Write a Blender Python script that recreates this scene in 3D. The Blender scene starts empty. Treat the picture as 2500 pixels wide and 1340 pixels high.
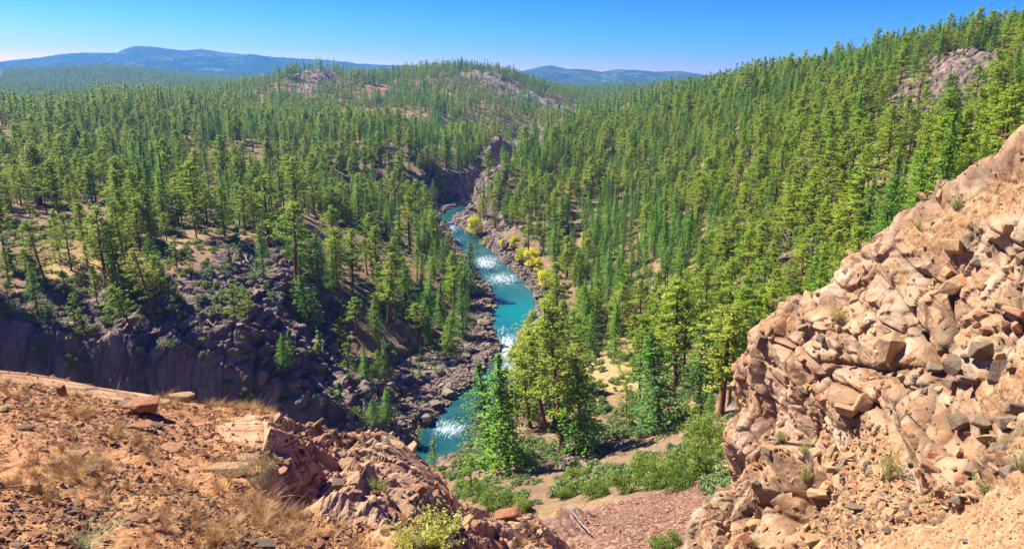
import bpy, bmesh, math, random, time
import numpy as np
from mathutils import Vector, Matrix, Euler
T0 = time.time()
R = math.radians
SC = bpy.context.scene
C = SC.collection
rng = np.random.default_rng(7)
random.seed(7)

# ---------------------------------------------------------------- camera, sky, sun, exposure
PITCH = R(15.0)
FPX = 1785.0                      # focal length in pixels of the 2500 px wide photograph
cam_d = bpy.data.cameras.new('camera')
cam_d.sensor_width = 36.0
cam_d.lens = 36.0 * FPX / 2500.0
cam_d.clip_start = 0.1
cam_d.clip_end = 60000
cam = bpy.data.objects.new('camera', cam_d)
C.objects.link(cam)
cam.location = (0, 0, 0)
cam.rotation_euler = (R(90) - PITCH, 0, 0)
SC.camera = cam

SUN_AZ = R(-64)                   # to the left of the viewing direction (+Y)
SUN_EL = R(49)
W = bpy.data.worlds.new('World'); SC.world = W; W.use_nodes = True
wn = W.node_tree.nodes; wl = W.node_tree.links
bg = wn['Background']
sky = wn.new('ShaderNodeTexSky'); sky.sky_type = 'NISHITA'; sky.sun_disc = False
sky.sun_elevation = SUN_EL; sky.sun_rotation = SUN_AZ
sky.altitude = 2300; sky.air_density = 1.0; sky.dust_density = 0.6; sky.ozone_density = 2.0
# richer colour response of the photograph: each channel of the sky gets its own contrast
bg.inputs[1].default_value = 0.13
sep = wn.new('ShaderNodeSeparateColor'); comb = wn.new('ShaderNodeCombineColor'); wl.new(sky.outputs[0], sep.inputs[0])
for ch, (gain, pw) in enumerate(((0.62, 4.8), (0.305, 2.4), (0.335, 0.5))):
    m0 = wn.new('ShaderNodeMath'); m0.operation = 'MULTIPLY'; m0.inputs[1].default_value = 0.13; wl.new(sep.outputs[ch], m0.inputs[0])
    m1 = wn.new('ShaderNodeMath'); m1.operation = 'POWER'; m1.inputs[1].default_value = pw; wl.new(m0.outputs[0], m1.inputs[0])
    m2 = wn.new('ShaderNodeMath'); m2.operation = 'MULTIPLY'; m2.inputs[1].default_value = gain / 0.13; wl.new(m1.outputs[0], m2.inputs[0])
    wl.new(m2.outputs[0], comb.inputs[ch])
wl.new(comb.outputs[0], bg.inputs[0])
sd = bpy.data.lights.new('sun', 'SUN'); sd.energy = 5.0; sd.angle = R(0.53); sd.color = (1.0, 0.94, 0.84)
sun = bpy.data.objects.new('sun', sd); C.objects.link(sun)
sdir = Vector((math.sin(SUN_AZ) * math.cos(SUN_EL), math.cos(SUN_AZ) * math.cos(SUN_EL), math.sin(SUN_EL)))
sun.rotation_euler = (-sdir).to_track_quat('-Z', 'Y').to_euler()
sun.location = (-20, 10, 40)
SC.view_settings.view_transform = 'Standard'; SC.view_settings.look = 'None'
SC.view_settings.exposure = 1.55; SC.view_settings.gamma = 1.0
SC.cycles.max_bounces = 6; SC.cycles.diffuse_bounces = 3; SC.cycles.glossy_bounces = 2
SC.cycles.transmission_bounces = 3; SC.cycles.transparent_max_bounces = 4; SC.cycles.volume_bounces = 0
SC.cycles.use_denoising = True

# ---------------------------------------------------------------- pixel <-> world helpers
cp, sp = math.cos(PITCH), math.sin(PITCH)
def ray(u, v):
    cx = (np.asarray(u, float) - 1250) / FPX; cy = (670 - np.asarray(v, float)) / FPX
    return np.stack([cx, cp + cy * sp, -sp + cy * cp], -1)
def P(u, v, r):                   # the point seen at (u, v) at horizontal distance r
    d = ray(u, v); return d * (r / math.hypot(d[0], d[1]))
def Pz(u, v, z):
    d = ray(u, v); return d * (z / d[2])
def proj(p):
    p = np.asarray(p, float)
    f = p[..., 1] * cp - p[..., 2] * sp
    up = p[..., 1] * sp + p[..., 2] * cp
    f = np.where(f > 0.01, f, 0.01)
    return 1250 + FPX * p[..., 0] / f, 670 - FPX * up / f, f

# ---------------------------------------------------------------- noise
def hsh(i, j, k, s):
    h = (i.astype(np.int64) * 374761393 + j.astype(np.int64) * 668265263 + k.astype(np.int64) * 2147483647 % 4294967291 + s * 974711) & 0xffffffff
    h = ((h ^ (h >> 13)) * 1274126177) & 0xffffffff
    h = ((h ^ (h >> 16)) * 2246822519) & 0xffffffff
    h = h ^ (h >> 15)
    return (h & 0xffffff).astype(np.float32) / 16777215.0
def vnoise(p, s=0):
    p = np.asarray(p, np.float32); i = np.floor(p).astype(np.int64); f = p - i; f = f * f * (3 - 2 * f)
    r = 0
    for a in (0, 1):
        for b in (0, 1):
            for c in (0, 1):
                w = (f[:, 0] if a else 1 - f[:, 0]) * (f[:, 1] if b else 1 - f[:, 1]) * (f[:, 2] if c else 1 - f[:, 2])
                r = r + w * hsh(i[:, 0] + a, i[:, 1] + b, i[:, 2] + c, s)
    return r * 2 - 1
def fbm(p, octv=4, s=0, g=0.5):
    a = 1.0; t = 0; r = 0
    for o in range(octv):
        r = r + a * vnoise(p * (2.03 ** o) + 17.3 * o, s + o); t += a; a *= g
    return r / t
def facets(p, size, s=0, tilt=0.8, soft=0.07):
    """blocky fractured rock: offset (about -1..1), continuous over narrow joints, and crack distance F2-F1"""
    q = (np.asarray(p, np.float32) / np.asarray(size, np.float32)); n = len(q)
    base = np.floor(q).astype(np.int64)
    f1 = np.full(n, 9.0, np.float32); f2 = f1.copy(); off = np.zeros(n, np.float32); of2 = off.copy()
    for a in (-1, 0, 1):
        for b in (-1, 0, 1):
            for c in (-1, 0, 1):
                i, j, k = base[:, 0] + a, base[:, 1] + b, base[:, 2] + c
                dx = q[:, 0] - (i + hsh(i, j, k, s)); dy = q[:, 1] - (j + hsh(i, j, k, s + 1)); dz = q[:, 2] - (k + hsh(i, j, k, s + 2))
                d = np.sqrt(dx * dx + dy * dy + dz * dz)
                o = (hsh(i, j, k, s + 3) - 0.5) * 2 + tilt * 2 * (dx * (hsh(i, j, k, s + 4) - .5) + dy * (hsh(i, j, k, s + 5) - .5) + dz * (hsh(i, j, k, s + 6) - .5))
                m = d < f1; m2 = ~m & (d < f2)
                of2 = np.where(m, off, np.where(m2, o, of2)); f2 = np.where(m, f1, np.where(m2, d, f2))
                off = np.where(m, o, off); f1 = np.where(m, d, f1)
    g = f2 - f1; w = 0.5 + 0.5 * np.clip(g / soft, 0, 1)
    return off * w + of2 * (1 - w), g
def shards(p, size, s=0, tilt=1.0, k=0.62):
    """fractured rock: flat tilted faces that meet in sharp ridges (lowest of many tilted planes), about -0.6..0.6"""
    q = (np.asarray(p, np.float32) / np.asarray(size, np.float32)); n = len(q)
    base = np.floor(q).astype(np.int64); h = np.full(n, 9.0, np.float32); who = np.zeros(n, np.float32)
    for a in (-1, 0, 1):
        for b in (-1, 0, 1):
            for c in (-1, 0, 1):
                i, j, l = base[:, 0] + a, base[:, 1] + b, base[:, 2] + c
                dx = q[:, 0] - (i + hsh(i, j, l, s)); dy = q[:, 1] - (j + hsh(i, j, l, s + 1)); dz = q[:, 2] - (l + hsh(i, j, l, s + 2))
                o = (hsh(i, j, l, s + 3) - 0.5) + tilt * 2 * (dx * (hsh(i, j, l, s + 4) - .5) + dy * (hsh(i, j, l, s + 5) - .5) + dz * (hsh(i, j, l, s + 6) - .5)) + k * (dx * dx + dy * dy + dz * dz)
                m = o < h; h = np.where(m, o, h); who = np.where(m, hsh(i, j, l, s + 7), who)
    return h - 0.0, who
def planes(x, y, s=0):
    """random height field made only of flat triangular faces, unit cells, about -1..1"""
    def lin(t, k):
        i = np.floor(t).astype(np.int64); f = t - i; z = np.zeros_like(i)
        return hsh(i, z, z, k) * (1 - f) + hsh(i + 1, z, z, k) * f - 0.5
    x, y = x + 0.9 * lin(y * 0.83, s + 11), y + 0.9 * lin(x * 0.77, s + 12)
    i = np.floor(x).astype(np.int64); j = np.floor(y).astype(np.int64); fx = x - i; fy = y - j; z = np.zeros_like(i)
    a, b, c, d = (hsh(i, j, z, s), hsh(i + 1, j, z, s), hsh(i, j + 1, z, s), hsh(i + 1, j + 1, z, s))
    h1 = np.where(fx > fy, a + (b - a) * fx + (d - b) * fy, a + (c - a) * fy + (d - c) * fx)
    gx_ = 1 - fx; h2 = np.where(gx_ > fy, b + (a - b) * gx_ + (c - a) * fy, b + (d - b) * fy + (c - d) * gx_)
    return (np.where(hsh(i, j, z, s + 3) > 0.5, h1, h2) - 0.5) * 2
def arcs(G):
    """metre coordinates along the columns and rows of a surface grid"""
    b = np.concatenate([np.zeros((1, G.shape[1])), np.cumsum(np.linalg.norm(np.diff(G, axis=0), axis=2), 0)]); b = np.broadcast_to(b.mean(1)[:, None], G.shape[:2])
    a = np.cumsum(np.concatenate([[0], np.linalg.norm(np.diff(G, axis=1), axis=2).mean(0)])); a = np.broadcast_to(a[None], G.shape[:2])
    return a.ravel(), b.ravel()
def rough(a, b, ang, stretch, sizes, amps, s):
    c_, s_ = math.cos(ang), math.sin(ang); u_ = (a * c_ + b * s_) / stretch; v_ = -a * s_ + b * c_
    return sum(am * planes(u_ / sz, v_ / sz, s + 31 * k) for k, (sz, am) in enumerate(zip(sizes, amps)))
def sstep(a, b, x):
    t = np.clip((x - a) / (b - a), 0, 1); return t * t * (3 - 2 * t)
def in_poly(u, v, poly):
    u = np.asarray(u); v = np.asarray(v); r = np.zeros(u.shape, bool); n = len(poly)
    for k in range(n):
        x1, y1 = poly[k]; x2, y2 = poly[(k + 1) % n]
        c = ((y1 > v) != (y2 > v)) & (u < (x2 - x1) * (v - y1) / ((y2 - y1) if y2 != y1 else 1e-9) + x1)
        r ^= c
    return r

# ---------------------------------------------------------------- mesh helpers
def link(name, me, parent=None, mats=()):
    for m in mats: me.materials.append(m)
    o = bpy.data.objects.new(name, me); C.objects.link(o)
    if parent is not None: o.parent = parent
    return o
def tag(o, label=None, cat=None, group=None, kind=None):
    if label: o['label'] = label
    if cat: o['category'] = cat
    if group: o['group'] = group
    if kind: o['kind'] = kind
    return o
def empty(name, loc=(0, 0, 0)):
    o = bpy.data.objects.new(name, None); o.location = loc; C.objects.link(o); return o
def np_mesh(name, V, F, mi=None, smooth=False):
    """V (n,3); F list of arrays (m,k) of equal k each, or one array"""
    if not isinstance(F, list): F = [F]
    F = [np.asarray(f, np.int32) for f in F if len(f)]
    me = bpy.data.meshes.new(name)
    V = np.asarray(V, np.float32)
    me.vertices.add(len(V)); me.vertices.foreach_set('co', V.ravel())
    nl = sum(f.size for f in F); nf = sum(len(f) for f in F)
    me.loops.add(nl); me.loops.foreach_set('vertex_index', np.concatenate([f.ravel() for f in F]))
    me.polygons.add(nf)
    tot = np.concatenate([np.full(len(f), f.shape[1], np.int32) for f in F])
    st = np.concatenate([[0], np.cumsum(tot)[:-1]]).astype(np.int32)
    me.polygons.foreach_set('loop_start', st); me.polygons.foreach_set('loop_total', tot)
    if mi is not None: me.polygons.foreach_set('material_index', np.asarray(mi, np.int32))
    me.polygons.foreach_set('use_smooth', np.ones(nf, bool) * np.asarray(smooth, bool))
    me.update(calc_edges=True); me.validate()
    return me
def grid_faces(n, m):
    a = np.arange(n * m).reshape(n, m)
    return np.stack([a[:-1, :-1], a[:-1, 1:], a[1:, 1:], a[1:, :-1]], -1).reshape(-1, 4)
def fattr(me, name, arr):
    a = me.attributes.new(name, 'FLOAT', 'POINT'); a.data.foreach_set('value', np.asarray(arr, np.float32).ravel())

# ---------------------------------------------------------------- materials
class NT:
    def __init__(s, name):
        s.m = bpy.data.materials.new(name); s.m.use_nodes = True
        s.t = s.m.node_tree; s.n = s.t.nodes; s.l = s.t.links
        s.b = s.n['Principled BSDF']; s.out = s.n['Material Output']
    def N(s, ty, **kw):
        n = s.n.new(ty)
        for k, v in kw.items():
            if hasattr(n, k): setattr(n, k, v)
            else: n.inputs[k.replace('_', ' ')].default_value = v
        return n
    def L(s, a, b): s.l.new(a, b)
    def pos(s): return s.N('ShaderNodeNewGeometry').outputs['Position']
    def obj(s): return s.N('ShaderNodeTexCoord').outputs['Object']
    def noise(s, vec, scale, det=5, rough=0.6, dist=0.0):
        n = s.N('ShaderNodeTexNoise'); n.inputs['Scale'].default_value = scale; n.inputs['Detail'].default_value = det
        n.inputs['Roughness'].default_value = rough; n.inputs['Distortion'].default_value = dist
        s.L(vec, n.inputs['Vector']); return n.outputs['Fac']
    def voro(s, vec, scale, feat='F1', out='Distance'):
        n = s.N('ShaderNodeTexVoronoi'); n.feature = feat; n.inputs['Scale'].default_value = scale
        s.L(vec, n.inputs['Vector']); return n.outputs[out]
    def ramp(s, fac, stops):
        n = s.N('ShaderNodeValToRGB'); e = n.color_ramp.elements
        while len(e) < len(stops): e.new(0.5)
        for x, (p_, c) in zip(e, stops):
            x.position = p_; x.color = (*c, 1) if len(c) == 3 else c
        s.L(fac, n.inputs[0]); return n.outputs[0]
    def mix(s, fac, a, b, mode='MIX'):
        n = s.N('ShaderNodeMix'); n.data_type = 'RGBA'; n.blend_type = mode
        for q_, (sock, val) in enumerate(((n.inputs[0], fac), (n.inputs[6], a), (n.inputs[7], b))):
            if isinstance(val, bpy.types.NodeSocket): s.L(val, sock)
            elif isinstance(val, (int, float)): sock.default_value = val if q_ == 0 else (val, val, val, 1)
            else: sock.default_value = (*val, 1)
        return n.outputs[2]
    def math(s, op, a, b=0.5):
        n = s.N('ShaderNodeMath'); n.operation = op
        for sock, val in ((n.inputs[0], a), (n.inputs[1], b)):
            if isinstance(val, bpy.types.NodeSocket): s.L(val, sock)
            else: sock.default_value = val
        return n.outputs[0]
    def attr(s, name):
        n = s.N('ShaderNodeAttribute'); n.attribute_name = name; return n.outputs['Fac']
    def bump(s, h, strength=0.5, dist=0.1, normal=None):
        n = s.N('ShaderNodeBump'); n.inputs['Strength'].default_value = strength; n.inputs['Distance'].default_value = dist
        s.L(h, n.inputs['Height'])
        if normal is not None: s.L(normal, n.inputs['Normal'])
        return n.outputs[0]
    def col(s, c, rough=0.9, spec=0.2):
        if isinstance(c, bpy.types.NodeSocket): s.L(c, s.b.inputs['Base Color'])
        else: s.b.inputs['Base Color'].default_value = (*c, 1)
        s.b.inputs['Roughness'].default_value = rough; s.b.inputs['Specular IOR Level'].default_value = spec
    def rand(s): return s.N('ShaderNodeObjectInfo').outputs['Random']

def foliage_mat(name, stops, trans=0.35, tcol=(0.30, 0.36, 0.03), patch=0.5):
    t = NT(name); c = t.ramp(t.rand(), stops)
    n = t.noise(t.obj(), 0.9, 3)
    c2 = t.mix(t.math('MULTIPLY', t.math('SUBTRACT', n, 0.42), patch * 3), c, (0.17, 0.16, 0.03))
    t.col(c2, 0.65, 0.25)
    tr = t.N('ShaderNodeBsdfTranslucent'); br = t.mix(0.6, c2, tcol); t.L(br, tr.inputs['Color'])
    ms = t.N('ShaderNodeMixShader'); ms.inputs[0].default_value = trans
    t.L(t.b.outputs[0], ms.inputs[1]); t.L(tr.outputs[0], ms.inputs[2]); t.L(ms.outputs[0], t.out.inputs['Surface'])
    return t.m
M_PINE = foliage_mat('ponderosa_needles', [(0.0, (0.17, 0.31, 0.02)), (0.35, (0.24, 0.40, 0.015)), (0.7, (0.29, 0.41, 0.02)), (1.0, (0.37, 0.42, 0.05))], 0.45)
M_FIR = foliage_mat('fir_needles', [(0.0, (0.08, 0.23, 0.03)), (0.4, (0.13, 0.33, 0.02)), (0.75, (0.18, 0.37, 0.015)), (1.0, (0.14, 0.31, 0.05))], 0.42, patch=0.25)
M_JUN = foliage_mat('juniper_foliage', [(0.0, (0.10, 0.18, 0.07)), (1.0, (0.20, 0.26, 0.07))], 0.25, patch=0.2)
M_OAK = foliage_mat('oak_leaves', [(0.0, (0.09, 0.18, 0.02)), (0.6, (0.17, 0.27, 0.03)), (1.0, (0.28, 0.33, 0.06))], 0.42)
M_YEL = foliage_mat('yellow_leaves', [(0.0, (0.52, 0.58, 0.02)), (1.0, (0.68, 0.62, 0.02))], 0.5, (0.78, 0.72, 0.02), patch=0.0)
M_SAGE = foliage_mat('sage_leaves', [(0.0, (0.24, 0.26, 0.07)), (1.0, (0.34, 0.33, 0.10))], 0.35, patch=0.2)
def bark_mat(name, a, b, scale=(9, 9, 1.2)):
    t = NT(name)
    mp = t.N('ShaderNodeMapping'); mp.inputs['Scale'].default_value = scale; t.L(t.obj(), mp.inputs[0])
    n = t.noise(mp.outputs[0], 1.5, 5); t.col(t.ramp(n, [(0.35, a), (0.65, b)]), 0.95, 0.1)
    t.L(t.bump(n, 0.6, 0.05), t.b.inputs['Normal']); return t.m
M_BARK = bark_mat('ponderosa_bark', (0.07, 0.035, 0.02), (0.26, 0.12, 0.06))
M_GBARK = bark_mat('grey_bark', (0.06, 0.05, 0.04), (0.17, 0.13, 0.10))
M_DEAD = bark_mat('bleached_wood', (0.14, 0.115, 0.10), (0.30, 0.26, 0.23))

# ---------------------------------------------------------------- river course
RIV = [  # (v, u_left, u_right, z)
    (1112, 1005, 1110, -76.0), (1060, 1030, 1140, -75.9), (1010, 1085, 1175, -75.7), (960, 1130, 1235, -75.5), (905, 1185, 1252, -75.1), (860, 1214, 1256, -74.9),
    (820, 1221, 1263, -74.6), (790, 1200, 1302, -74.4), (760, 1204, 1309, -74.3), (725, 1216, 1308, -74.2), (695, 1190, 1285, -74.0), (660, 1168, 1246, -73.7),
    (625, 1140, 1212, -73.4), (595, 1117, 1178, -73.1), (568, 1100, 1140, -72.6), (545, 1088, 1106, -72.0)]
rl, rr = [], []
for v, a, b, z in RIV:
    rl.append(Pz(a, v, z)); rr.append(Pz(b, v, z))
rl = np.array(rl); rr = np.array(rr)
cen = (rl + rr) / 2; wid = np.linalg.norm(rr - rl, axis=1) / 2 + 0.3
# wider stretch at the near end, running off to the left under the shaded wall
pre = np.array([[-330, 95, -78], [-240, 112, -77.5], [-160, 120, -77.2], [-90, 118, -76.8], [-50, 120, -76.4]], float)
g1 = P(1092, 530, 393); g2 = P(1160, 522, 428); g3 = P(1235, 480, 520); g4 = P(1300, 360, 760); g5 = P(1400, 320, 1050)
post = np.array([[g[0], g[1], z] for g, z in ((g1, -71.5), (g2, -71), (g3, -70), (g4, -68), (g5, -66))])
cen = np.vstack([pre, cen, post]); wid = np.concatenate([[11, 11, 11, 10, 10], wid, [4, 5, 6, 7, 8]])
def catmull(A, k):
    A = np.asarray(A, float); n = len(A); out = []
    ext = np.vstack([2 * A[0] - A[1], A, 2 * A[-1] - A[-2]])
    for i in range(n - 1):
        p0, p1, p2, p3 = ext[i:i + 4]
        for t in np.arange(k) / k:
            out.append(0.5 * (2 * p1 + (p2 - p0) * t + (2 * p0 - 5 * p1 + 4 * p2 - p3) * t * t + (3 * p1 - p0 - 3 * p2 + p3) * t ** 3))
    out.append(A[-1]); return np.array(out)
RC = catmull(np.hstack([cen, wid[:, None]]), 8)
def river_dist(x, y):
    """signed distance outside the water edge, river level there"""
    x = np.asarray(x, np.float32); y = np.asarray(y, np.float32)
    best = np.full(x.shape, 1e9, np.float32); lev = np.zeros(x.shape, np.float32)
    for i in range(len(RC) - 1):
        ax, ay, az, aw = RC[i]; bx, by, bz, bw = RC[i + 1]
        dx, dy = bx - ax, by - ay; L2 = dx * dx + dy * dy + 1e-9
        t = np.clip(((x - ax) * dx + (y - ay) * dy) / L2, 0, 1)
        d = np.hypot(x - ax - t * dx, y - ay - t * dy) - (aw + t * (bw - aw))
        m = d < best; best = np.where(m, d, best); lev = np.where(m, az + t * (bz - az), lev)
    return best, lev

# ---------------------------------------------------------------- ground shape: surveyed points, thin-plate surface, carved river
CP = [  # (u, v, horizontal distance) of bare ground
    # shaded canyon wall, left of the river: foot, middle, rim
    (60, 1090, 122), (350, 1095, 125), (620, 1090, 132), (850, 1075, 138),
    (60, 930, 142), (350, 950, 140), (620, 960, 143), (800, 960, 150), (930, 960, 162), (1050, 930, 178),
    (30, 800, 166), (250, 790, 165), (450, 775, 160), (620, 785, 160), (700, 800, 168), (790, 830, 178),
    (900, 860, 186), (1020, 860, 196), (1110, 830, 206), (950, 790, 200), (1050, 760, 220), (1120, 720, 245), (1150, 690, 262),
    (860, 730, 205), (720, 700, 190),
    # bench above the rim
    (20, 690, 183), (150, 700, 180), (300, 660, 185), (450, 680, 176), (600, 650, 190), (700, 620, 208), (800, 640, 232), (900, 640, 245), (1000, 640, 262), (1060, 620, 285), (1120, 610, 315),
    (20, 560, 228), (200, 560, 226), (400, 570, 215), (560, 570, 219), (700, 540, 255), (850, 540, 300), (980, 560, 320), (1050, 545, 350),
    (20, 430, 370), (250, 430, 370), (450, 450, 350), (600, 400, 430), (750, 430, 410), (900, 440, 420), (1000, 450, 425), (1050, 440, 430),
    (20, 340, 500), (250, 340, 500), (450, 350, 480), (650, 330, 600), (800, 330, 640), (950, 340, 620), (1100, 365, 610),
    (0, 302, 600), (120, 290, 620), (300, 266, 640), (420, 284, 620), (520, 302, 650),
    (-400, 620, 200), (-400, 420, 400), (-400, 280, 600), (-500, 800, 160),
    # hollow behind the near left ridge, then blue forest
    (100, 282, 1000), (400, 268, 950), (0, 236, 1700), (250, 228, 1900), (430, 228, 1600), (600, 250, 1000), (650, 224, 1300),
    (-300, 215, 1700), (-300, 196, 2600),
    # knoll and hill, centre left
    (700, 205, 1150), (740, 180, 1080), (790, 178, 1080), (850, 200, 1100), (760, 240, 950), (850, 260, 880), (940, 195, 1250),
    (1000, 178, 1250), (1080, 170, 1230), (1160, 176, 1200), (1230, 195, 1180), (1290, 222, 1150), (1360, 250, 1120), (1430, 278, 1100),
    (1100, 220, 1050), (1200, 250, 1020), (1000, 260, 900), (1120, 300, 820), (1250, 282, 900), (1330, 300, 960),
    # gorge wall
    (1270, 335, 850), (1220, 365, 740), (1140, 360, 590), (1085, 435, 440), (1140, 410, 490), (1100, 500, 432), (1060, 505, 424), (1040, 470, 425),
    # spur right of the gorge
    (1150, 560, 352), (1185, 565, 342), (1250, 560, 330), (1165, 520, 366), (1230, 495, 372), (1190, 425, 400), (1160, 465, 388), (1130, 525, 384), (1240, 390, 455), (1290, 345, 540), (1350, 300, 690), (1420, 285, 850),
    # river terrace, right
    (1215, 590, 322), (1260, 630, 300), (1310, 680, 275), (1335, 730, 250), (1330, 800, 218), (1300, 870, 192), (1330, 960, 160),
    (1400, 700, 255), (1450, 800, 205), (1500, 880, 168), (1420, 960, 150), (1370, 1095, 121), (1250, 1060, 134), (1200, 1130, 112), (1150, 1190, 100), (1120, 1150, 114),
    (1640, 945, 145), (1600, 1045, 122), (1757, 1010, 112), (1500, 1080, 118), (1600, 860, 170),
    # right hillside
    (1500, 600, 290), (1500, 500, 345), (1450, 420, 430), (1500, 350, 540), (1450, 310, 720), (1700, 700, 205), (1700, 560, 262), (1700, 430, 350), (1700, 300, 490), (1600, 270, 650), (1700, 250, 660), (1500, 268, 820), (1560, 250, 800), (1640, 242, 760),
    (1900, 600, 195), (1900, 470, 240), (1900, 350, 320), (1900, 250, 450), (1850, 216, 580), (1750, 228, 690), (1800, 218, 640), (2000, 188, 540), (1900, 208, 600),
    (2100, 500, 180), (2100, 380, 235), (2100, 270, 330), (2100, 190, 450), (2200, 158, 480), (2120, 166, 520),
    (2300, 380, 180), (2440, 318, 205), (2440, 300, 214), (2300, 300, 250), (2240, 270, 280), (2230, 200, 335), (2330, 145, 350), (2420, 170, 320), (2450, 240, 270), (2400, 122, 450), (2600, 100, 430), (2300, 138, 470), (2800, 300, 210), (2800, 120, 400),
    # gully, scree, ground hidden below the near rocks
    (1550, 1150, 84), (1400, 1180, 84), (1300, 1230, 68), (1450, 1230, 62), (1650, 1190, 62), (1450, 1330, 44), (1620, 1320, 42), (1400, 1320, 50), (1250, 1260, 64), (1750, 1120, 84),
    (1500, 1600, 22), (1900, 1150, 50), (2200, 900, 50), (2500, 700, 60), (2300, 600, 95), (2500, 470, 120), (2050, 950, 75), (2900, 700, 60),
    # far ground
    (1420, 245, 1400), (1480, 232, 1700), (1400, 226, 2300), (1600, 215, 2300), (1600, 222, 1600), (1300, 226, 2300), (1100, 205, 2500), (900, 200, 2400), (700, 205, 2200), (500, 205, 2400),
    (250, 168, 3000), (150, 176, 3000), (360, 176, 3000), (470, 192, 3000), (560, 198, 3000), (0, 178, 3000), (-300, 185, 3200),
    (700, 198, 3200), (1000, 200, 3200), (1400, 215, 3200), (1800, 200, 3200), (2400, 195, 3200),
    (100, 215, 5000), (900, 205, 5000), (1400, 215, 5000), (2000, 200, 5000), (2600, 200, 5000), (-600, 215, 5000),
]
pts = np.array([P(*c) for c in CP])
extra = np.array([  # slope under the viewpoint and off to the sides (x, y, z)
    (-14, 18, -14), (0, 18, -16), (8, 20, -17), (-45, 55, -48), (-25, 50, -42), (0, 60, -46), (-60, 90, -68), (-110, 60, -60), (-180, 50, -58), (-30, 30, -24),
    (30, 30, -24), (60, 30, -22), (90, 50, -24), (120, 90, -22), (-330, 130, -68), (-260, 160, -55), (-400, 240, -45)], float)
pts = np.vstack([pts, extra])
def par(x, y):
    r = np.hypot(x, y); return np.stack([np.arctan2(x, y) * 1.6, np.log(np.maximum(r, 5.0))], -1)
Q = par(pts[:, 0], pts[:, 1]); n = len(Q)
def kern(a, b):
    d2 = ((a[:, None, :] - b[None, :, :]) ** 2).sum(-1); return 0.5 * d2 * np.log(d2 + 1e-12)
rr_ = np.hypot(pts[:, 0], pts[:, 1])
zn = pts[:, 2] / rr_               # solve for the slope angle, which is well scaled near and far
A = np.zeros((n + 3, n + 3)); A[:n, :n] = kern(Q, Q) + np.eye(n) * 2e-4
A[:n, n] = 1; A[:n, n + 1:] = Q; A[n, :n] = 1; A[n + 1:, :n] = Q.T
sol = np.linalg.solve(A, np.concatenate([zn, [0, 0, 0]]))
def base_z(x, y):
    q = par(x, y); out = np.empty(len(q))
    for i in range(0, len(q), 20000):
        s_ = q[i:i + 20000]; out[i:i + 20000] = kern(s_, Q) @ sol[:n] + sol[n] + s_ @ sol[n + 1:]
    r = np.hypot(x, y)
    return out * np.maximum(r, 5)

NA, NR = 1180, 1400
# spacing of the rings: finer where the canyon is seen
lr = np.linspace(math.log(14), math.log(5200), 4000)
dens = 0.45 + 2.6 * np.exp(-((lr - math.log(146)) / 0.13) ** 2) + 1.0 * np.exp(-((lr - math.log(210)) / 0.75) ** 2) + 0.25 * np.exp(-((lr - math.log(500)) / 0.8) ** 2)
cum = np.cumsum(dens); cum = (cum - cum[0]) / (cum[-1] - cum[0])
LR = np.interp(np.linspace(0, 1, NR), cum, lr)
AZ = np.linspace(R(-56), R(52), NA)
gx = np.outer(np.exp(LR), np.sin(AZ)); gy = np.outer(np.exp(LR), np.cos(AZ))
# thin-plate surface on a coarse grid, then cubic-free bilinear refinement
ci = np.linspace(0, NR - 1, 260); cj = np.linspace(0, NA - 1, 260)
cr = np.interp(ci, np.arange(NR), LR); ca = np.interp(cj, np.arange(NA), AZ)
cx_ = np.outer(np.exp(cr), np.sin(ca)); cy_ = np.outer(np.exp(cr), np.cos(ca))
cz_ = base_z(cx_.ravel(), cy_.ravel()).reshape(cx_.shape) / np.exp(cr)[:, None]
def bilin(Gd, fi, fj):
    i = np.clip(np.floor(fi).astype(int), 0, Gd.shape[0] - 2); j = np.clip(np.floor(fj).astype(int), 0, Gd.shape[1] - 2)
    a = fi - i; b = fj - j
    return (Gd[i, j] * (1 - a) + Gd[i + 1, j] * a) * (1 - b) + (Gd[i, j + 1] * (1 - a) + Gd[i + 1, j + 1] * a) * b
FI, FJ = np.meshgrid(np.arange(NR) / (NR - 1) * 259, np.arange(NA) / (NA - 1) * 259, indexing='ij')
gz = bilin(cz_, FI, FJ) * np.exp(LR)[:, None]
gr = np.exp(LR)[:, None] * np.ones((1, NA))
X = gx.ravel(); Y = gy.ravel(); Z = gz.ravel(); RR = gr.ravel()
# slope of the bare surface
def slopes(Zg):
    dr = np.gradient(Zg, axis=0) / np.gradient(gr, axis=0)
    da = np.gradient(Zg, axis=1) / (gr * (AZ[1] - AZ[0]))
    return np.hypot(dr, da), dr, da
S0, _, _ = slopes(gz); S0 = S0.ravel()
U0, V0, _ = proj(np.stack([X, Y, Z], -1))
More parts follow.
